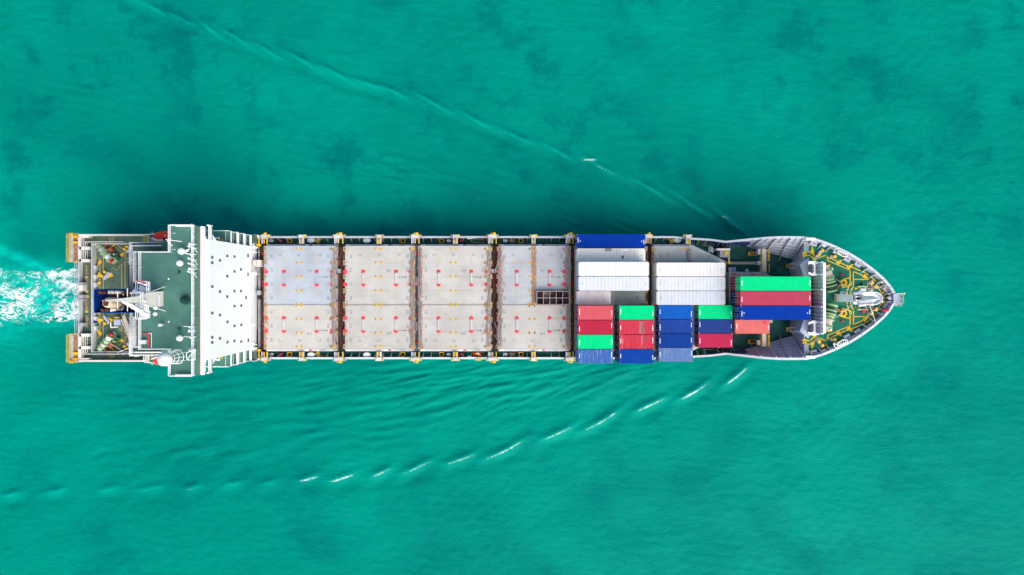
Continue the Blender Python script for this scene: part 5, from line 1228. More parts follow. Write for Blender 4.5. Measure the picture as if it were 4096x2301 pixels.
# transom bulwark and rails
ZB = 11.1
MB().box(XT - .02, XT + .22, OY1 + 3.2, OY0 - 3.2, ZP, ZB - .15).build('transom_bulwark', M['rail'], ship)
for dx in (0, .6): MB().rail([W(315 + dx * 24, 1052, ZP), W(315 + dx * 24, 1335, ZP)], 1.1, 2, 1.6, .04).build('stern_rail', M['rail'], ship)
for side in (0, 1):
    f = (lambda q: Vector(q)) if side == 0 else (lambda q: mir(Vector(q)))
    def bx(px0, px1, py0, py1, z0, z1, name, mat, parent=ship, zt=None):
        a, b = f(W(px0, py0, zt or z1)), f(W(px1, py1, zt or z1))
        return MB().box(a.x, b.x, a.y, b.y, z0, z1).build(name, M[mat], parent, ((a.x + b.x) / 2, (a.y + b.y) / 2, z0))
    bx(316, 592, 937, 943, ZP - .2, 11.15, 'poop_bulwark', 'offwhite')
    # overhanging stern platform
    pf = bx(277, 321, 935, 1048, 10.2, 10.9, 'stern_platform', 'cream')
    bx(294, 312, 940, 1044, 10.9, 10.94, 'wooden_ramp', 'rust', parent=pf)
    for px in (277, 282, 287): a, b = f(W(px, 938, 10.9)), f(W(px, 1047, 10.9)); MB().tube(a + Vector((0, 0, .75)), b + Vector((0, 0, .75)), .06, n=5).build('platform_rail', M['dullyellow'], pf)
    a, b, c = f(W(277, 934, 11.65)), f(W(318, 936, 11.65)), f(W(277, 1048, 11.65)); MB().tube(a, b, .07, n=5).build('platform_rail', M['dullyellow'], pf); MB().tube(c, f(W(310, 1050, 11.65)), .07, n=5).build('platform_rail', M['dullyellow'], pf)
    for px in (277, 300, 318): 
        for py in (936, 990, 1046): p = f(W(px, py, 10.9)); MB().tube(p, p + Vector((0, 0, .75)), .05, n=5).build('rail_post', M['dullyellow'], pf)
    for px, py in ((284, 937), (300, 947), (300, 970)): p = f(W(px, py, 11.2)); MB().box(p.x - .38, p.x + .38, p.y - .22, p.y + .22, 10.94, 11.25).build('yellow_chock', M['yellow'], pf, p)
    for px, py in ((335, 945), (337, 993), (337, 1043)): bx(px - 20, px + 20, py - 6, py + 6, ZP, 11.0, 'platform_beam', 'offwhite')
    bx(312, 324, 950, 1048, ZP, 11.0, 'platform_beam', 'offwhite')
    # walkway rails round the well
    MB().rail([f(W(349, 969, ZP)), f(W(505, 969, ZP))], 1.0, 2, 1.6, .055).rail([f(W(349, 969, ZP)), f(W(349, 1048, ZP))], 1.0, 2, 1.6, .05).rail([f(W(357, 973, ZP)), f(W(357, 1048, ZP))], 1.0, 2, 1.6, .05).build('walkway_rail', M['offwhite'], ship)
    # deck number
    p = f(W(447, 959, ZP)); p.z = ZP + .006
    inst('number_marking', text_mesh('30', .9, M['markyellow']), ship, p, (0, 0, 0), (-1, 1, 1) if side == 0 else (1, -1, 1))
    # aft house balconies with rails
    for z, px, y0, y1 in ((24.4, 548, 1008, 1128), (21.6, 534, 985, 1148), (18.8, 530, 972, 1060)):
        p0 = f(W(px, y0, z)); p1 = f(W(px, y1, z)); 
        MB().box(p0.x, -57.003, p0.y, p1.y, z - .12, z).build('aft_balcony', M['poop'], house, (-58, p0.y, z))
        MB().rail([(p0.x, p0.y, z), (p1.x, p1.y, z)], .95, 3, 1.3, .055).rail([(-57, p0.y, z), (p0.x, p0.y, z)], .95, 3, 1.3, .055).build('balcony_rail', M['white'], house)
    # boat deck rails
    MB().rail([f(W(590, 941, 16.0)), f(W(690, 932, 16.0))], .95, 2, 1.4, .06).rail([f(W(612, 966, 17.4)), f(W(684, 966, 17.4))], .6, 1, 1.4, .08).rail([f(W(550, 982, 20.5)), f(W(684, 982, 20.5))], .6, 2, 1.4, .07).build('boat_deck_rail', M['white'], house)
    bd = f((-56.9, 5.0, 15.8)); 
    x0, x1 = -62.5, -56.85; y0, y1 = (HY0 - .1), 9.5
    if side: y0, y1 = 2 * YC - y0, 2 * YC - y1
    MB().box(x0, x1, y0, y1, 15.4, 15.6).build('boat_deck', M['poop'], house)
    for xx in (x0 + .2, -59.4):
        for yy in (y0, y1):
            MB().tube((xx, yy, ZP), (xx, yy, 15.4), .12, n=6).build('deck_pillar', M['offwhite'], house)
    a, b = f(W(592, 942, 12.6)), f(W(592, 975, 12.6))
    MB().rail([a, b], .9, 2, .9, .06).rail([a - Vector((.3, 0, 0)), b - Vector((.3, 0, 0))], .9, 2, .9, .05).build('ladder_rail', M['white'] if side else M['yellow'], ship)
    MB().box(a.x - .12, a.x + .1, min(a.y, b.y), max(a.y, b.y), ZP, 12.6).build('screen_plate', M['offwhite'], ship)
    # davit for the lifeboat
    a = f(W(622, 956, 16.5)); MB().path([Vector((a.x, a.y, 15.6)), a + Vector((0, 0, 1.2)), f(W(628, 962, 18.6)), f(W(650, 962, 19.0))], .16, 8).build('boat_davit', M['offwhite'], house)
    # lifeboat
    zc = 17.0; cx, cy = -58.0, 8.55
    prof = []
    secs = [(-2.9, .35, .55), (-2.5, .8, .8), (-1.6, 1.08, .95), (0, 1.18, 1.0), (1.6, 1.08, .95), (2.5, .75, .8), (2.95, .2, .5)]
    vs_ = []; fs_ = []; nn = 14
    for (dx, hw, hh) in secs:
        for i in range(nn):
            t = 2 * math.pi * i / nn; yy = hw * math.copysign(abs(math.cos(t)) ** .7, math.cos(t)); zz = hh * math.copysign(abs(math.sin(t)) ** .8, math.sin(t))
            vs_.append((dx, yy, zz))
    for k in range(len(secs) - 1):
        for i in range(nn): fs_.append((k * nn + i, k * nn + (i + 1) % nn, (k + 1) * nn + (i + 1) % nn, (k + 1) * nn + i))
    fs_.append(tuple(range(nn))[::-1]); fs_.append(tuple((len(secs) - 1) * nn + i for i in range(nn)))
    c = f((cx, cy, zc))
    lb = thing('lifeboat', 'enclosed red lifeboat %s bridge wing' % ('under the upper' if side == 0 else 'behind the big white dome, under the lower'), 'lifeboat', c, 'lifeboats by the bridge wings')
    MB().add([Vector(p) + c for p in vs_], fs_).build('boat_hull', M['orange'], lb)
    MB().add([c + Vector(p) for p in ((-1.6, -.62, .85), (.6, -.62, .9), (.6, .62, .9), (-1.6, .62, .85), (-1.3, -.45, 1.35), (.4, -.45, 1.4), (.4, .45, 1.4), (-1.3, .45, 1.35))], [(0, 1, 2, 3), (4, 5, 6, 7), (0, 1, 5, 4), (1, 2, 6, 5), (2, 3, 7, 6), (3, 0, 4, 7)]).build('boat_cabin', M['orange'], lb)
    MB().box(c.x - .7, c.x - .2, c.y - .5, c.y - .2, c.z + 1.36, c.z + 1.42).build('boat_hatch', M['steel'], lb); MB().box(c.x - .45, c.x - .38, c.y + .0, c.y + .35, c.z + 1.4, c.z + 1.41).box(c.x - .58, c.x - .25, c.y + .14, c.y + .21, c.z + 1.402, c.z + 1.412).build('white_cross', M['markwhite'], lb)
    for dx in (-2.0, 2.0): MB().box(c.x + dx - .2, c.x + dx + .2, c.y - .5, c.y + .5, 15.6, zc - .6).build('boat_cradle', M['offwhite'], house)
    # mooring winch on the sunken deck
    a, b = f(W(397, 984, ZM + 1)), f(W(452, 1052, ZM + 1)); d = (b - a).normalized(); L_ = (b - a).length
    cc = a.lerp(b, .5); wn = MB().cbox((cc.x, cc.y, ZM + .12), L_ * .95, 1.0, .2, Matrix.Rotation(math.atan2(d.y, d.x), 3, 'Z')).build('mooring_winch', M['palegreen'], ship, (cc.x, cc.y, ZM))
    for t0, t1, r, mt, nm in ((.0, .14, .5, 'palegreen', 'gearbox'), (.16, .2, .72, 'palegreen', 'drum_flange'), (.2, .36, .52, 'rope', 'rope_drum'), (.36, .4, .78, 'palegreen', 'drum_flange'), (.42, .55, .6, 'palegreen', 'brake_drum'), (.56, .6, .8, 'palegreen', 'drum_flange'), (.6, .78, .5, 'white', 'rope_drum'), (.78, .82, .72, 'palegreen', 'drum_flange'), (.82, .93, .35, 'red', 'warping_head')):
        p0, p1 = a + d * L_ * t0, a + d * L_ * t1; MB().lathe([(r * .98, 0), (r, .02), (r, (p1 - p0).length - .02), (r * .98, (p1 - p0).length)], p0, 18, (p1 - p0)).build(nm, M[mt], wn, p0, nm == 'rope_drum')
    nrm = Vector((-d.y, d.x, 0)); nrm = nrm if nrm.x > 0 else -nrm
    for t0, mt, sz in ((.1, 'brownred', .55), (.45, 'brownred', .6), (.7, 'palegreen', .3), (.9, 'darkgreen', .5)):
        p = a + d * L_ * t0 + nrm * 1.05; MB().cbox((p.x, p.y, ZM + .5), sz, sz, 1.0, Matrix.Rotation(math.atan2(d.y, d.x), 3, 'Z')).build('winch_motor', M[mt], wn)
    for t0 in (.05, .4, .85): p = a + d * L_ * t0; MB().cbox((p.x, p.y, ZM + .3), .2, 1.3, .6, Matrix.Rotation(math.atan2(d.y, d.x), 3, 'Z')).build('winch_bed', M['palegreen'], wn)
    p = a + d * L_ * .3 + nrm * 1.5; MB().cbox((p.x, p.y, ZM + .1), .25, 2.6, .14, Matrix.Rotation(math.atan2(nrm.y, nrm.x) + 1.57, 3, 'Z')).build('yellow_guard', M['yellow'], wn)
    # painted lanes and yellow steps on the mooring deck
    def ln(pts, wd=.12, mat='dullyellow'): MB().line([f(W(x, y, ZM)) for x, y in pts], wd, ZM + .004, ZM + .008).build('deck_marking', M[mat], moor)
    ln([(400, 1050), (400, 1155)]); ln([(413, 1036), (413, 1155)]); ln([(487, 1055), (487, 1155)]); ln([(500, 1048), (500, 1155)]); ln([(500, 1048), (528, 1048)]); ln([(500, 1008), (500, 1035), (528, 1035)])
    ln([(447, 1068), (466, 1083), (487, 1055)], .09); ln([(390, 978), (376, 1021), (405, 1042)], .09); ln([(465, 978), (492, 998)], .09); ln([(464, 990), (488, 1012)], .09)
    for tri_, hz in ((((398, 1038), (409, 1049), (386, 1067)), 1), (((396, 1088), (408, 1100), (384, 1116)), 1), (((394, 1124), (405, 1134), (381, 1145)), 1), (((444, 1090), (454, 1104), (427, 1114)), 1), (((475, 1020), (489, 1028), (500, 1009)), 1)):
        MB().prism([tuple(f(W(x, y, ZM + .03)))[:2] for x, y in tri_], ZM + .01, ZM + .04).build('yellow_arrow', M['yellow'], moor)
    for (x0, y0), (x1, y1) in (((413, 1118), (436, 1090)), ((505, 1010), (522, 992))):
        a, b = f(W(x0, y0, ZM + .3)), f(W(x1, y1, ZM + .3)); c = (a + b) / 2; d_ = b - a
        o = MB().cbox((c.x, c.y, ZM + .15), d_.length, .45, .3, Matrix.Rotation(math.atan2(d_.y, d_.x), 3, 'Z')).build('bollard_pad', M['bow_grey'], ship, (c.x, c.y, ZM))
        nq = Vector((-d_.y, d_.x, 0)).normalized() * .5; nq = nq if nq.x < 0 else -nq
        for t0 in (.25, .8):
            p = a.lerp(b, t0) + nq; MB().lathe([(.17, 0), (.17, .55), (.26, .6), (.26, .68), (.1, .7)], (p.x, p.y, ZM), 12).build('bollard', M['yellow'], o, (p.x, p.y, ZM))
    for py in (1070, 1108, 1140, 1168): bx(371, 383, py - 8, py + 8, ZM, 9.7, 'fairlead', 'rail', ship)
    for py in (1048, 1089, 1124, 1154, 1184): bx(371, 381, py - 6, py + 6, ZM, 9.2, 'fairlead_gap', 'steel', ship)
# wooden gangway boards and gear on the stern walkway
for y0, y1 in ((1060, 1100), (1115, 1165), (1190, 1240), (1260, 1310)):
    a, b = W(342, y0, ZP + .2), W(350, y1, ZP + .2); MB().box(a.x, b.x, b.y, a.y, ZP + .003, ZP + .2).build('rusty_channel', M['rust'], ship)
random.seed(11)
for y in (1110, 1165, 1185, 1215, 1245, 1275, 1300):
    p = W(348 + random.uniform(-4, 4), y, ZP); MB().lathe([(.28, 0), (.3, .15), (.1, .2)], p, 8).build('mooring_chock', M['dullyellow'], ship, p)
for y0, y1, mt in ((1130, 1140, 'grey'), (1141, 1165, 'offwhite'), (1180, 1194, 'grey'), (1196, 1206, 'grey'), (1292, 1306, 'grey')):
    a, b = W(313, y0, 11.3), W(331, y1, 11.3); MB().box(a.x, b.x, b.y, a.y, ZP, 11.3).build('stern_locker', M[mt], ship, ((a.x + b.x) / 2, (a.y + b.y) / 2, ZP))
# dark stair well
a, b = W(513, 1060, ZM + .02), W(529, 1152, ZM + .02); MB().box(a.x, b.x, b.y, a.y, ZM + .003, ZM + .02).build('stair_well', M['steel'], moor)
p = W(468, 1290, ZM + 1.2); lo = MB().box(p.x - .58, p.x + .58, p.y - .52, p.y + .52, ZM, ZM + 1.2).build('control_stand', M['bow_grey'], ship, (p.x, p.y, ZM)); q = W(467, 1271, ZM + 1.2); MB().box(q.x - .38, q.x + .38, q.y - .12, q.y + .12, ZM + .8, ZM + 1.3).build('stand_handle', M['yellow'], lo)
MB().path([W(443, 1292, ZM + .9), W(443, 1310, ZM + .9), W(472, 1308, ZM + .9)], .1, 6).build('bent_pipe', M['white'], ship)
p = W(377, 1287, ZM + .5); MB().lathe([(.3, 0), (.32, .8), (.28, .9)], (p.x, p.y, ZM), 14).build('drum', M['blue'], None, (p.x, p.y, ZM)); tag([o for o in col.objects if o.name == 'drum'][0], 'small blue drum standing by the lower stern fairleads', 'drum')
p = W(536, 1044, 19.5); MB().lathe([(.4, 0), (.55, .3), (.55, .6), (.3, .8), (.05, .85)], p - Vector((0, 0, .5)), 16).build('search_radome', M['dome'], house, p, True); MB().tube(p, (p.x, p.y, 18.8), .12).tube(p, (-57.2, p.y, 19.2), .1).build('radome_bracket', M['white'], house)
# provision crane
pb = W(548, 1412, 16.5); cr = MB().lathe([(.55, 0), (.5, 2), (.5, 6.3), (.62, 6.4), (.62, 6.9)], (pb.x, pb.y, ZP), 16).build('provision_crane', M['offwhite'], ship, (pb.x, pb.y, ZP))
a, b = W(549, 1400, 17.2), W(496, 1262, 17.6); d = b - a; ang = math.atan2(d.y, d.x)
nrm = Vector((-math.sin(ang), math.cos(ang), 0))
MB().add([a + nrm * .52 - Vector((0, 0, .4)), a - nrm * .52 - Vector((0, 0, .4)), b - nrm * .26 - Vector((0, 0, .2)), b + nrm * .26 - Vector((0, 0, .2)), a + nrm * .52 + Vector((0, 0, .4)), a - nrm * .52 + Vector((0, 0, .4)), b - nrm * .26 + Vector((0, 0, .2)), b + nrm * .26 + Vector((0, 0, .2))],
         [(3, 2, 1, 0), (4, 5, 6, 7), (0, 1, 5, 4), (1, 2, 6, 5), (2, 3, 7, 6), (3, 0, 4, 7)]).build('crane_jib', M['cream'], cr)
for k in range(9):
    p = a.lerp(b, .08 + k * .1); MB().cbox(p + nrm * .53, .5, .1, .45, Matrix.Rotation(ang, 3, 'Z')).build('jib_rib', M['offwhite'], cr)
MB().tube(b, b - Vector((0, 0, 2)), .05, n=5).build('hoist_wire', M['steel'], cr)
MB().box(pb.x - .9, pb.x + .8, pb.y - .5, pb.y + .6, 16.4, 17.2).build('crane_slew_house', M['offwhite'], cr)
MB().tube(W(470, 1410, 13), W(520, 1390, 16), .06).build('boom_stay', M['offwhite'], cr)
p0, p1 = W(436, 1370, ZM + .8), W(500, 1412, ZP + .5); MB().tube(p0, p1, .07, n=5).build('mooring_rope', M['rope'], None, p0); tag([o for o in col.objects if o.name == 'mooring_rope'][0], 'pale rope running from the lower stern winch to the walkway', 'rope')
MB().rail([W(500, 1413, ZP), W(690, 1413, ZP)], 1.0, 2, 1.6, .07).rail([W(560, 1398, 20.5), W(684, 1396, 20.5)], .9, 2, 1.6, .07).build('lower_walkway_rail', M['offwhite'], ship)

# ------------------------------------------------------------------ forecastle: breakwater
XW = 53.8
bwp = MB().box(XW, XW + .14, W(0, 1333, 15.5).y, W(0, 1051, 15.5).y, ZF, 15.6).build('breakwater', M['white'], ship, (XW, YC, ZF))
MB().box(XW - .14, XW + .3, W(0, 1333, 15.5).y - .003, W(0, 1051, 15.5).y + .003, 15.6, 15.72).build('breakwater_top', M['white'], bwp)
ys_ = [1051, 1066, 1081, 1099, 1114, 1129, 1144, 1159, 1176, 1193, 1210, 1227, 1242, 1257, 1272, 1288, 1303, 1318, 1333]
for k, py in enumerate(ys_):
    y = W(0, py, 13.8).y; big = py in (1051, 1099, 1159, 1227, 1288, 1333); t_ = .10 if big else .045
    l = 1.15 if big else .55
    MB().add([(XW, y - t_, ZF), (XW - l, y - t_, ZF), (XW - (.42 if big else .32), y - t_, 15.55), (XW, y - t_, 15.55), (XW, y + t_, ZF), (XW - l, y + t_, ZF), (XW - (.42 if big else .32), y + t_, 15.55), (XW, y + t_, 15.55)],
             [(0, 1, 2, 3), (7, 6, 5, 4), (1, 5, 6, 2), (2, 6, 7, 3), (0, 4, 5, 1)]).build('buttress' if big else 'stiffener', M['white'], bwp)
MB().box(XW - .02, XW - .003, W(0, 1333, 13).y, W(0, 1051, 13).y, 13.2, 13.35).build('stringer', M['offwhite'], bwp)
# end brackets with openings
for side in (0, 1):
    f = (lambda q: Vector(q)) if side == 0 else (lambda q: mir(Vector(q)))
    def P_(x, y, z=14.2): return f(W(x, y, z))
    mb = MB()
    out = [(3234, 1046), (3262, 1044), (3298, 1054), (3298, 1060), (3262, 1056), (3262, 1094), (3298, 1096), (3298, 1101), (3250, 1104), (3234, 1095), (3234, 1088), (3252, 1094), (3256, 1090), (3256, 1062), (3250, 1056), (3240, 1056), (3234, 1060)]
    mb.prism([tuple(P_(x, y))[:2] for x, y in out], 13.9, 14.2); mb.build('end_bracket', M['white'], bwp)
    for x in (3244, 3250): MB().tube(P_(x, 1056, 13), P_(x, 1092, 13), .05, n=5).build('bracket_bar', M['offwhite'], bwp)
    pl = [(3243, 1088), (3256, 1094), (3256, 1056), (3243, 1060)]
    MB().prism([tuple(P_(x, y, 12.2))[:2] for x, y in pl], 12.15, 12.2).build('walkway_grating', M['brownred'], bwp)

# ------------------------------------------------------------------ forecastle deck markings
def both(fn):
    fn(lambda q: Vector(q)); fn(lambda q: mir(Vector(q)))
Ls = [[(3224, 1008), (3250, 1008)], [(3250, 1014), (3272, 1034)], [(3227, 1022), (3240, 1022), (3256, 1036)], [(3262, 1038), (3303, 1021), (3313, 1040)], [(3305, 1026), (3349, 1045)], [(3309, 1042), (3400, 1081), (3401, 1127), (3388, 1167), (3388, 1192)],
      [(3363, 1053), (3390, 1064)], [(3407, 1069), (3463, 1092), (3521, 1138)], [(3413, 1086), (3414, 1144)], [(3413, 1086), (3450, 1102)], [(3415, 1118), (3471, 1118), (3471, 1144)], [(3414, 1144), (3403, 1166), (3403, 1192)], [(3512, 1150), (3524, 1169), (3524, 1192)], [(3521, 1138), (3536, 1169), (3536, 1192)]]
Ts = [((3248, 982), (3242, 1015), (3258, 1014)), ((3262, 1024), (3251, 1042), (3262, 1042)), ((3372, 1037), (3342, 1050), (3354, 1061)), ((3416, 1055), (3385, 1067), (3396, 1080)), ((3459, 1096), (3449, 1108), (3482, 1125)), ((3512, 1150), (3517, 1140), (3527, 1154)), ((3523, 1170), (3536, 1167), (3551, 1187)), ((3420, 1151), (3420, 1159), (3440, 1153)), ((3474, 1160), (3474, 1168), (3497, 1157))]
def marks(f):
    for l in Ls: MB().line([f(W(x, y, ZF)) for x, y in l], .16, ZF + .004, ZF + .010).build('deck_marking', M['yellow'], ship)
    for t in Ts: MB().prism([tuple(f(W(x, y, ZF)))[:2] for x, y in t], ZF + .012, ZF + .016).build('yellow_arrow', M['yellow'], ship)
both(marks)
# bulwark stays, fairleads, bollards on the forecastle
C0 = Vector((55.0, YC, 0))
fst = MB().add([(0, -.05, 0), (0, .05, 0), (-1.0, .05, 0), (-1.0, -.05, 0), (.05, -.05, 1.25), (.05, .05, 1.25), (-.15, .05, 1.25), (-.15, -.05, 1.25)], [(3, 2, 1, 0), (4, 5, 6, 7), (0, 1, 5, 4), (1, 2, 6, 5), (2, 3, 7, 6), (3, 0, 4, 7)]).mesh('bulwark_stay', M['rail'])
fl_ = MB()
fl_.box(-.55, .55, -.42, .42, 0, .55)
fl_m = fl_.mesh('fairlead', M['bow_grey']); slot = MB().box(-.30, .30, -.10, .10, .55, .56).mesh('fairlead_slot', M['rust'])
def bow_normal(x):
    y0, _ = rail_y(x - .3); y1, _ = rail_y(x + .3); t = Vector((.6, y1 - y0)); return math.atan2(t.x, -t.y)
def fit(f):
    sgn = 1 if f(Vector((0, 5, 0))).y > YC else -1
    for px, py in ((3241, 966), (3282, 977), (3313, 989), (3463, 1068), (3494, 1091), (3523, 1118), (3537, 1134), (3560, 1178)):
        x = W(px, py, 12).x; y = rail_y(x)[0] - .5; an = bow_normal(x)
        p = f((x, y, ZF)); inst('bulwark_stay', fst, ship, p, (0, 0, an * sgn))
    for px, py in ((3256, 974), (3390, 1036), (3433, 1056), (3547, 1158)):
        x = W(px, py, 12.1).x; y = W(px, py, 12.1).y; an = bow_normal(x) - math.pi / 2; p = f((x, y, ZF))
        o = inst('fairlead', fl_m, ship, p, (0, 0, an * sgn)); q = inst('fairlead_slot', slot, o, p); q.location = (0, 0, 0)
    for (x0, y0), (x1, y1), posts in (((3290, 998), (3268, 1028), ((3292, 1002), (3278, 1019))), ((3325, 1026), (3342, 1026), ((3341, 1026),)), ((3478, 1133), (3492, 1126), ((3490, 1131),)), ((3485, 1142), (3510, 1150), ((3506, 1146),))):
        a, b = f(W(x0, y0, ZF + .3)), f(W(x1, y1, ZF + .3)); d = b - a; c = (a + b) / 2
        o = MB().cbox((c.x, c.y, ZF + .15), d.length + .2, .5, .3, Matrix.Rotation(math.atan2(d.y, d.x), 3, 'Z')).build('bollard_pad', M['bow_grey'], ship, (c.x, c.y, ZF))
        for x, y in posts:
            p = f(W(x, y, ZF + .8)); MB().lathe([(.18, 0), (.18, .6), (.3, .66), (.3, .74), (.12, .8)], (p.x, p.y, ZF), 10).build('bollard', M['yellow'], o, (p.x, p.y, ZF))
    # roller fairlead discs
    for px, py in ((3299, 980), (3531, 1125)):
        p = f(W(px, py, 12.3)); MB().lathe([(.32, 0), (.32, .5), (.42, .55), (.42, .68), (.1, .72)], (p.x, p.y, ZF), 12).build('roller', M['rail'], ship, (p.x, p.y, ZF))
    # embarkation ladder cage at the bulwark
    q = [f(W(x, y, 13.2)) for x, y in ((3350, 1013), (3355, 1003), (3392, 1018), (3388, 1026), (3370, 1026), (3350, 1013))]
    mb = MB().path(q, .08, 6)
    for t0 in (.2, .4, .6, .8): mb.tube(q[1].lerp(q[2], t0), q[0].lerp(q[3], t0), .05, n=5)
    for v_ in q[:4]: mb.tube(v_, Vector((v_.x, v_.y, ZF)), .05, n=5)
    mb.build('ladder_cage', M['white'], ship)
    c = f(W(3360, 1013, 12.2)); MB().cbox((c.x, c.y, ZF + .3), .9, .6, .6, Matrix.Rotation(R(-25 * sgn), 3, 'Z')).build('rope_box', M['palegreen'], ship, (c.x, c.y, ZF))
    q = [f(W(x, y, 13.0)) for x, y in ((3333, 1011), (3342, 995), (3352, 992), (3349, 1008), (3333, 1011))]; MB().path(q, .08, 6).build('gangway_frame', M['white'], ship)
    # chain stopper ring and lifting frame
    c = f(W(3374, 1131, 12.4)); n = 24; vs_ = []; fs_ = []
    for i in range(n):
        t = 2 * math.pi * i / n
        for r, z in ((.34, .5), (.58, .5), (.58, .9), (.34, .9)): vs_.append((c.x + r * math.cos(t), c.y + r * math.sin(t), ZF + z))
    for i in range(n):
        for k in range(4): fs_.append((4 * i + k, 4 * ((i + 1) % n) + k, 4 * ((i + 1) % n) + (k + 1) % 4, 4 * i + (k + 1) % 4))
    wd = MB().add(vs_, fs_).build('hand_wheel', M['yellow'], ship, c)
    q = [f(W(x, y, 12.2)) for x, y in ((3357, 1123), (3395, 1111), (3407, 1138), (3370, 1151))]; mb = MB().path(q + [q[0]], .09, 6)
    for v_ in q: mb.tube(v_, Vector((v_.x, v_.y, ZF)), .05, n=5)
    mb.build('guard_rail', M['yellow'], ship)
    MB().tube(f(W(3372, 1131, 12)), f(W(3345, 1150, 12.2)), .2, n=8).build('chain_pipe', M['palegreen'], ship); MB().tube(f(W(3366, 1134, 12.5)), f(W(3330, 1165, 12.7)), .14, n=8).build('anchor_chain', M['brownred'], ship)
    # anchor windlass and winch drums partly behind the breakwater
    wz = ZF + 1.1
    a, b = f(W(3302, 1062, wz)), f(W(3332, 1168, wz)); d = (b - a).normalized(); L_ = (b - a).length
    wn = MB().cbox(((a + b) / 2).to_tuple()[:2] + (ZF + .2,), L_ * .95, .9, .4, Matrix.Rotation(math.atan2(d.y, d.x), 3, 'Z')).build('windlass', M['darkgreen'], ship, ((a + b) / 2 - Vector((0, 0, 1.1))))
    for t0, t1, r, mt, nm in ((0, .03, .8, 'yellow', 'drum_flange'), (.03, .14, .62, 'rope', 'rope_drum'), (.14, .17, .95, 'palegreen', 'drum_flange'), (.2, .23, .95, 'palegreen', 'drum_flange'), (.23, .42, .75, 'rope', 'rope_drum'), (.42, .45, 1.0, 'palegreen', 'drum_flange'), (.48, .58, .8, 'palegreen', 'gearbox'), (.6, .66, .95, 'palegreen', 'gypsy_flange'), (.66, .74, .6, 'darkgreen', 'chain_gypsy'), (.74, .79, 1.0, 'palegreen', 'gypsy_flange'), (.82, .9, .55, 'darkgreen', 'brake_drum'), (.92, .99, .85, 'palegreen', 'gypsy_flange')):
        p0, p1 = a + d * L_ * t0, a + d * L_ * t1; MB().lathe([(r * .98, 0), (r, .02), (r, (p1 - p0).length - .02), (r * .98, (p1 - p0).length)], p0, 18, (p1 - p0)).build(nm, M[mt], wn, p0, False)
    for k in range(26):
        t0 = random.uniform(.05, .95); p = a + d * L_ * t0 + Vector((random.uniform(.1, .9), random.uniform(-.3, .3), random.uniform(-.6, .5)))
        MB().cbox(p, random.uniform(.15, .5), random.uniform(.12, .35), random.uniform(.15, .4), Matrix.Rotation(math.atan2(d.y, d.x) + random.choice((0, 1.57)), 3, 'Z')).build('winch_fitting', M[random.choice(['palegreen', 'palegreen', 'darkgreen', 'offwhite'])], wn)
    # brake linkages
    p = f(W(3434, 1146, 12)); MB().tube(p, f(W(3468, 1147, 12)), .16, n=8).tube(p, f(W(3432, 1150, 12)), .3, n=8).build('chain_stopper', M['palegreen'], ship)
    MB().tube(f(W(3440, 1149, 12)), f(W(3498, 1147, 12)), .06, n=5).build('lashing_bar', M['rodred'], ship); MB().tube(f(W(3460, 1154, 12)), f(W(3512, 1154, 12)), .06, n=5).build('lashing_bar', M['grey'], ship)
    p = f(W(3371, 1100, 12)); MB().ball((p.x, p.y, ZF + .25), .2, n=8, m=5).build('deck_valve', M['red'], ship, (p.x, p.y, ZF)); MB().tube((p.x, p.y, ZF), (p.x - .25, p.y, ZF + .3), .1, n=6).build('valve_stem', M['red'], ship)
    a, b = f(W(3342, 1114, 13)), f(W(3412, 1170, 14.5)); MB().tube(a, b, .05, n=5).build('rope_line', M['rope'], ship)
random.seed(9); both(fit)
for px, py, sx, sy, mt, nm in ((3456, 1138, .4, .4, 'darkgreen', 'deck_box'), (3456, 1245, .5, .55, 'red', 'deck_box'), (3454, 1160, 1.0, .5, 'rail', 'deck_box'), (3455, 1222, 1.0, .4, 'rail', 'deck_box')):
    p = W(px, py, 12.2); MB().box(p.x - sx / 2, p.x + sx / 2, p.y - sy / 2, p.y + sy / 2, ZF, 12.2).build(nm, M[mt], ship, (p.x, p.y, ZF))
p = W(3546, 1242, 12.8); o = MB().tube(p + Vector((-.75, 0, 0)), p + Vector((.2, 0, 0)), .12, .3, n=10).tube(p + Vector((.2, 0, 0)), p + Vector((.5, -.05, 0)), .3, .2, n=10).build('fender_buoy', M['red'], None, p); tag(o, 'red buoy tucked against the lower bulwark near the stem', 'buoy')
# foremast with lookout platform
XFm = 57.55; ya, yb2 = -1.1, -2.55
fm = MB().add([(XFm, yb2, ZF), (XFm + 1.6, yb2 + .1, ZF), (XFm + 1.6, ya - .1, ZF), (XFm, ya, ZF), (XFm, yb2 + .12, 18), (XFm + 1.2, yb2 + .2, 18), (XFm + 1.2, ya - .2, 18), (XFm, ya - .12, 18)], [(3, 2, 1, 0), (4, 5, 6, 7), (0, 1, 5, 4), (1, 2, 6, 5), (2, 3, 7, 6), (3, 0, 4, 7)]).build('foremast', M['white'], ship, (XFm, YC, ZF))
for z0, z1 in ((13.0, 14.3), (14.7, 16.2)): MB().box(XFm - .05, XFm - .003, -2.25, -1.4, z0, z1).build('mast_door', M['white'], fm)
MB().box(XFm - .06, XFm - .004, -2.4, -1.25, 11.7, 12.5).build('mast_door', M['cream'], fm)
pts = []
x0, x1 = W(3412, 0, 18).x, W(3485, 0, 18).x; yc = -1.83; hw = 1.05
arc = [(x1 + math.sin(t) * 1.5, yc + math.cos(t) * hw) for t in np.linspace(0, math.pi, 13)]
MB().prism([(x0 + .4, yc + hw), *arc, (x0 + .4, yc - hw), (x0, yc - hw + .3), (x0, yc + hw - .3)], 17.8, 18.0).build('lookout_platform', M['white'], fm)
mb = MB()
pp_ = [Vector((x0 + 1.2, yc + hw, 18))] + [Vector((x, y, 18)) for x, y in arc] + [Vector((x0 + 1.2, yc - hw, 18))]
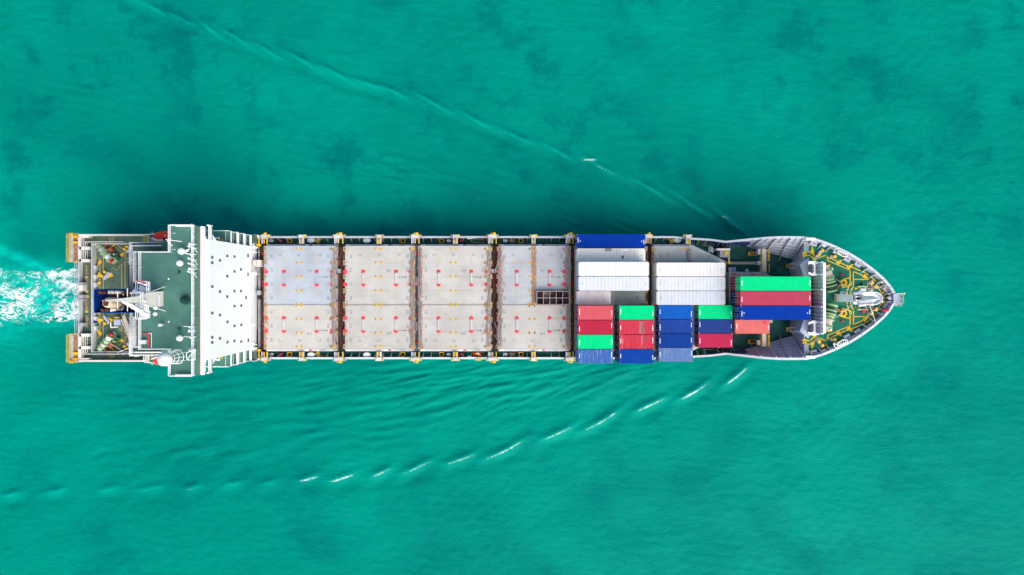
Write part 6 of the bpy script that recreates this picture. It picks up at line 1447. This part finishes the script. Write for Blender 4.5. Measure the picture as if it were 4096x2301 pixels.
MB().rail(pp_, .8, 2, .9, .06).build('platform_rail', M['white'], fm)
for a, b in zip(pp_[:-1], pp_[1:]): mb.add([a, b, b + Vector((0, 0, .35)), a + Vector((0, 0, .35))], [(0, 1, 2, 3)])
mb.build('platform_coaming', M['white'], fm)
MB().lathe([(.5, 0), (.42, 3.5), (.2, 3.7), (.1, 5.2)], (x0 + 1.6, yc, 18), 14).build('mast_pole', M['white'], fm, None, True)
for y in (yc + .3, yc - .3): p = Vector((x0 + .6, y, 18.5)); horn(p, (-1, 0, .1), .6, .3).build('fog_horn', M['rail'], fm, p)
for y in (yc + hw + .1, yc - hw - .1): p = Vector((x0 + 1.0, y, 18.3)); MB().ball(p, .28, n=10, m=6).build('mast_lamp', M['dome'], fm, p, True)
for px, y in ((3446, 1167), (3486, 1166), (3488, 1219)): p = W(px, y, 18.3); MB().box(p.x - .15, p.x + .15, p.y - .2, p.y + .2, 17.8, 18.5).build('lamp_box', M['white'], fm, p)
MB().tube(W(3478, 1220, 17), W(3506, 1299, 13), .06, n=5).build('mast_stay', M['rope'], fm)
a = W(3376, 1172, 14.5); MB().box(a.x - .45, a.x + .45, a.y - .2, a.y + .25, 14.0, 14.5).tube(a, (XFm + .2, a.y - .6, 14.2), .1).build('side_lamp_bracket', M['rail'], fm)
MB().rail([W(3505, 1180, 18), W(3528, 1208, 18)], .3, 1, 2, .09).build('front_spreader', M['white'], fm)
# stem-head platform with rail
arc = [W(3572, 1176, 12.9), W(3592, 1176, 12.9), W(3600, 1186, 12.9), W(3600, 1208, 12.9), W(3590, 1225, 12.9), W(3574, 1221, 12.9)]
sp = MB().prism([tuple(p)[:2] for p in arc], 12.75, 13.05).build('stem_platform', M['bow_grey'], ship, (67.5, YC, 12.9))
MB().rail([p + Vector((0, 0, .15)) for p in arc[1:5]], .9, 3, .7, .05).build('platform_rail', M['cream'], sp)
p = arc[1] + Vector((.5, .1, .9)); MB().ball(p, .2, n=8, m=5).tube(p, arc[0] + Vector((0, 0, .9)), .07).build('jack_light', M['offwhite'], sp)
for y in (1176, 1192, 1208): a, b = W(3548, y, 12.6), W(3574, y, 12.6); MB().box(a.x, b.x, a.y - .05, a.y + .05, ZF, 12.7).build('bulwark_stay', M['rail'], ship)
p = W(3562, 1192, 12.5); MB().lathe([(.3, 0), (.3, .8), (.42, .85), (.1, 1.0)], (p.x, p.y, ZF), 12).build('roller', M['rail'], ship, (p.x, p.y, ZF))

# ------------------------------------------------------------------ two crew in red coveralls on the lower passage
def person(loc, face, pose, helmet, label):
    loc = Vector(loc); ca, sa = math.cos(face), math.sin(face)
    J = {'pel': (0, 0, .95), 'chest': (.08, 0, 1.32), 'neck': (.12, 0, 1.5), 'head': (.16, 0, 1.62), 'crown': (.16, 0, 1.74), 'shl': (.08, .2, 1.42), 'shr': (.08, -.2, 1.42), 'ell': (.25, .28, 1.17), 'elr': (.25, -.28, 1.17), 'hal': (.48, .2, 1.12), 'har': (.48, -.2, 1.12),
         'hipl': (0, .1, .9), 'hipr': (0, -.1, .9), 'knl': (.06, .12, .5), 'knr': (.04, -.13, .5), 'anl': (0, .13, .09), 'anr': (-.06, -.14, .09), 'tol': (.19, .15, .04), 'tor': (.13, -.16, .04), 'fil': (.58, .18, 1.1), 'fir': (.58, -.18, 1.1)}
    if pose == 'bend':
        J.update({'chest': (.3, 0, 1.17), 'neck': (.44, 0, 1.26), 'head': (.55, 0, 1.30), 'crown': (.63, 0, 1.36), 'shl': (.34, .2, 1.22), 'shr': (.34, -.2, 1.22), 'ell': (.45, .3, .95), 'elr': (.45, -.3, .95), 'hal': (.62, .2, .75), 'har': (.62, -.2, .75), 'fil': (.68, .17, .68), 'fir': (.68, -.17, .68), 'pel': (-.05, 0, .93), 'hipl': (-.05, .1, .88), 'hipr': (-.05, -.1, .88)})
    RAD = {'pel': .16, 'chest': .17, 'neck': .06, 'head': .095, 'crown': .08, 'shl': .075, 'shr': .075, 'ell': .055, 'elr': .055, 'hal': .035, 'har': .035, 'hipl': .105, 'hipr': .105, 'knl': .075, 'knr': .075, 'anl': .055, 'anr': .055, 'tol': .04, 'tor': .04, 'fil': .022, 'fir': .022}
    E = [('pel', 'chest'), ('chest', 'neck'), ('neck', 'head'), ('head', 'crown'), ('chest', 'shl'), ('chest', 'shr'), ('shl', 'ell'), ('shr', 'elr'), ('ell', 'hal'), ('elr', 'har'), ('pel', 'hipl'), ('pel', 'hipr'), ('hipl', 'knl'), ('hipr', 'knr'), ('knl', 'anl'), ('knr', 'anr'), ('anl', 'tol'), ('anr', 'tor'), ('hal', 'fil'), ('har', 'fir')]
    ks = list(J); me = bpy.data.meshes.new('person_body'); me.from_pydata([J[k] for k in ks], [(ks.index(a), ks.index(b)) for a, b in E], [])
    o = bpy.data.objects.new('person_body', me); col.objects.link(o)
    sk = o.modifiers.new('skin', 'SKIN'); sub = o.modifiers.new('sub', 'SUBSURF'); sub.levels = 1; sub.render_levels = 1
    for i, k in enumerate(ks): me.skin_vertices[0].data[i].radius = (RAD[k], RAD[k]); me.skin_vertices[0].data[i].use_root = (k == 'pel')
    bm_ = bpy.data.meshes.new_from_object(o.evaluated_get(bpy.context.evaluated_depsgraph_get())); bpy.data.objects.remove(o)
    bm_.materials.clear()
    for m_ in (M['coverall'], M['skin'], M['steel']): bm_.materials.append(m_)
    hd = Vector(J['head'])
    for p in bm_.polygons:
        c = p.center; p.use_smooth = True
        if (c - hd).length < .15 or min((c - Vector(J[k])).length for k in ('fil', 'fir', 'hal', 'har')) < .07: p.material_index = 1
        elif c.z < .12: p.material_index = 2
    t = thing('person', label, 'person', loc, 'crew members on the lower passage')
    rot = (0, 0, face)
    b = inst('body', bm_, t, loc, rot)
    cr_ = Vector(J['head']) + (Vector(J['crown']) - Vector(J['head'])).normalized() * .02
    up = (Vector(J['crown']) - Vector(J['head'])).normalized()
    h = MB().lathe([(.185, 0), (.18, .02), (.15, .03), (.14, .1), (.1, .16), (.04, .19)], cr_, 14, up).mesh('hard_hat', M[helmet], True); inst('hard_hat', h, t, loc, rot)
    # face details
    fm_ = MB()
    fwd = Vector((1, 0, 0)) - up * up.x; fwd.normalize(); sdv = up.cross(fwd)
    nz = MB().cbox(hd + fwd * .10, .04, .03, .04).mesh('nose', M['skin']); inst('nose', nz, t, loc, rot)
    for sg in (-1, 1):
        e = MB().ball(hd + fwd * .085 + sdv * .035 * sg + up * .02, .012, n=6, m=4).mesh('eye', M['steel']); inst('eye', e, t, loc, rot)
        e = MB().cbox(hd + sdv * .1 * sg, .04, .02, .06).mesh('ear', M['skin']); inst('ear', e, t, loc, rot)
        k = Vector(J['fil' if sg > 0 else 'fir']); hb_ = Vector(J['hal' if sg > 0 else 'har']); dd = (k - hb_).normalized()
        for j in range(4): 
            q = hb_ + dd * .05 + Vector((0, 0, 1)).cross(dd) * (.024 * (j - 1.5))
            fg_ = MB().tube(q, q + dd * (.075 + .012 * (1 - abs(j - 1.3))), .010, .008, n=6).tube(q + dd * .085, q + dd * .11 + Vector((0, 0, -.03)), .009, .007, n=6).mesh('finger', M['skin']); inst('finger', fg_, t, loc, rot)
        q = hb_ + dd * .02 + Vector((0, 0, 1)).cross(dd) * -.04 * sg; inst('thumb', MB().tube(q, q + dd * .06 - Vector((0, 0, 1)).cross(dd) * .025 * sg, .012, .009, n=6).mesh('thumb', M['skin']), t, loc, rot)
    return t
M['coverall'] = paint('coverall_red', (0.70, 0.06, 0.04), .75, .15, 3.0)
p = W(1897, 1413, ZD); person((p.x, p.y, ZD), R(5), 'bend', 'yellow', 'crew member in red coverall and yellow hard hat bending forward')
p = W(1923, 1421, ZD); person((p.x, p.y, ZD), R(130), 'bend', 'dome', 'crew member in red coverall and white hard hat on lower passage')
p0, p1 = W(1927, 1436, 7.0), W(1946, 1424, 7.0); o = MB().tube(p0, p1, .09, n=6).build('steel_pole', M['rail'], None, p0); tag(o, 'grey pole propped slantwise in the passage beside the two crew', 'pole')
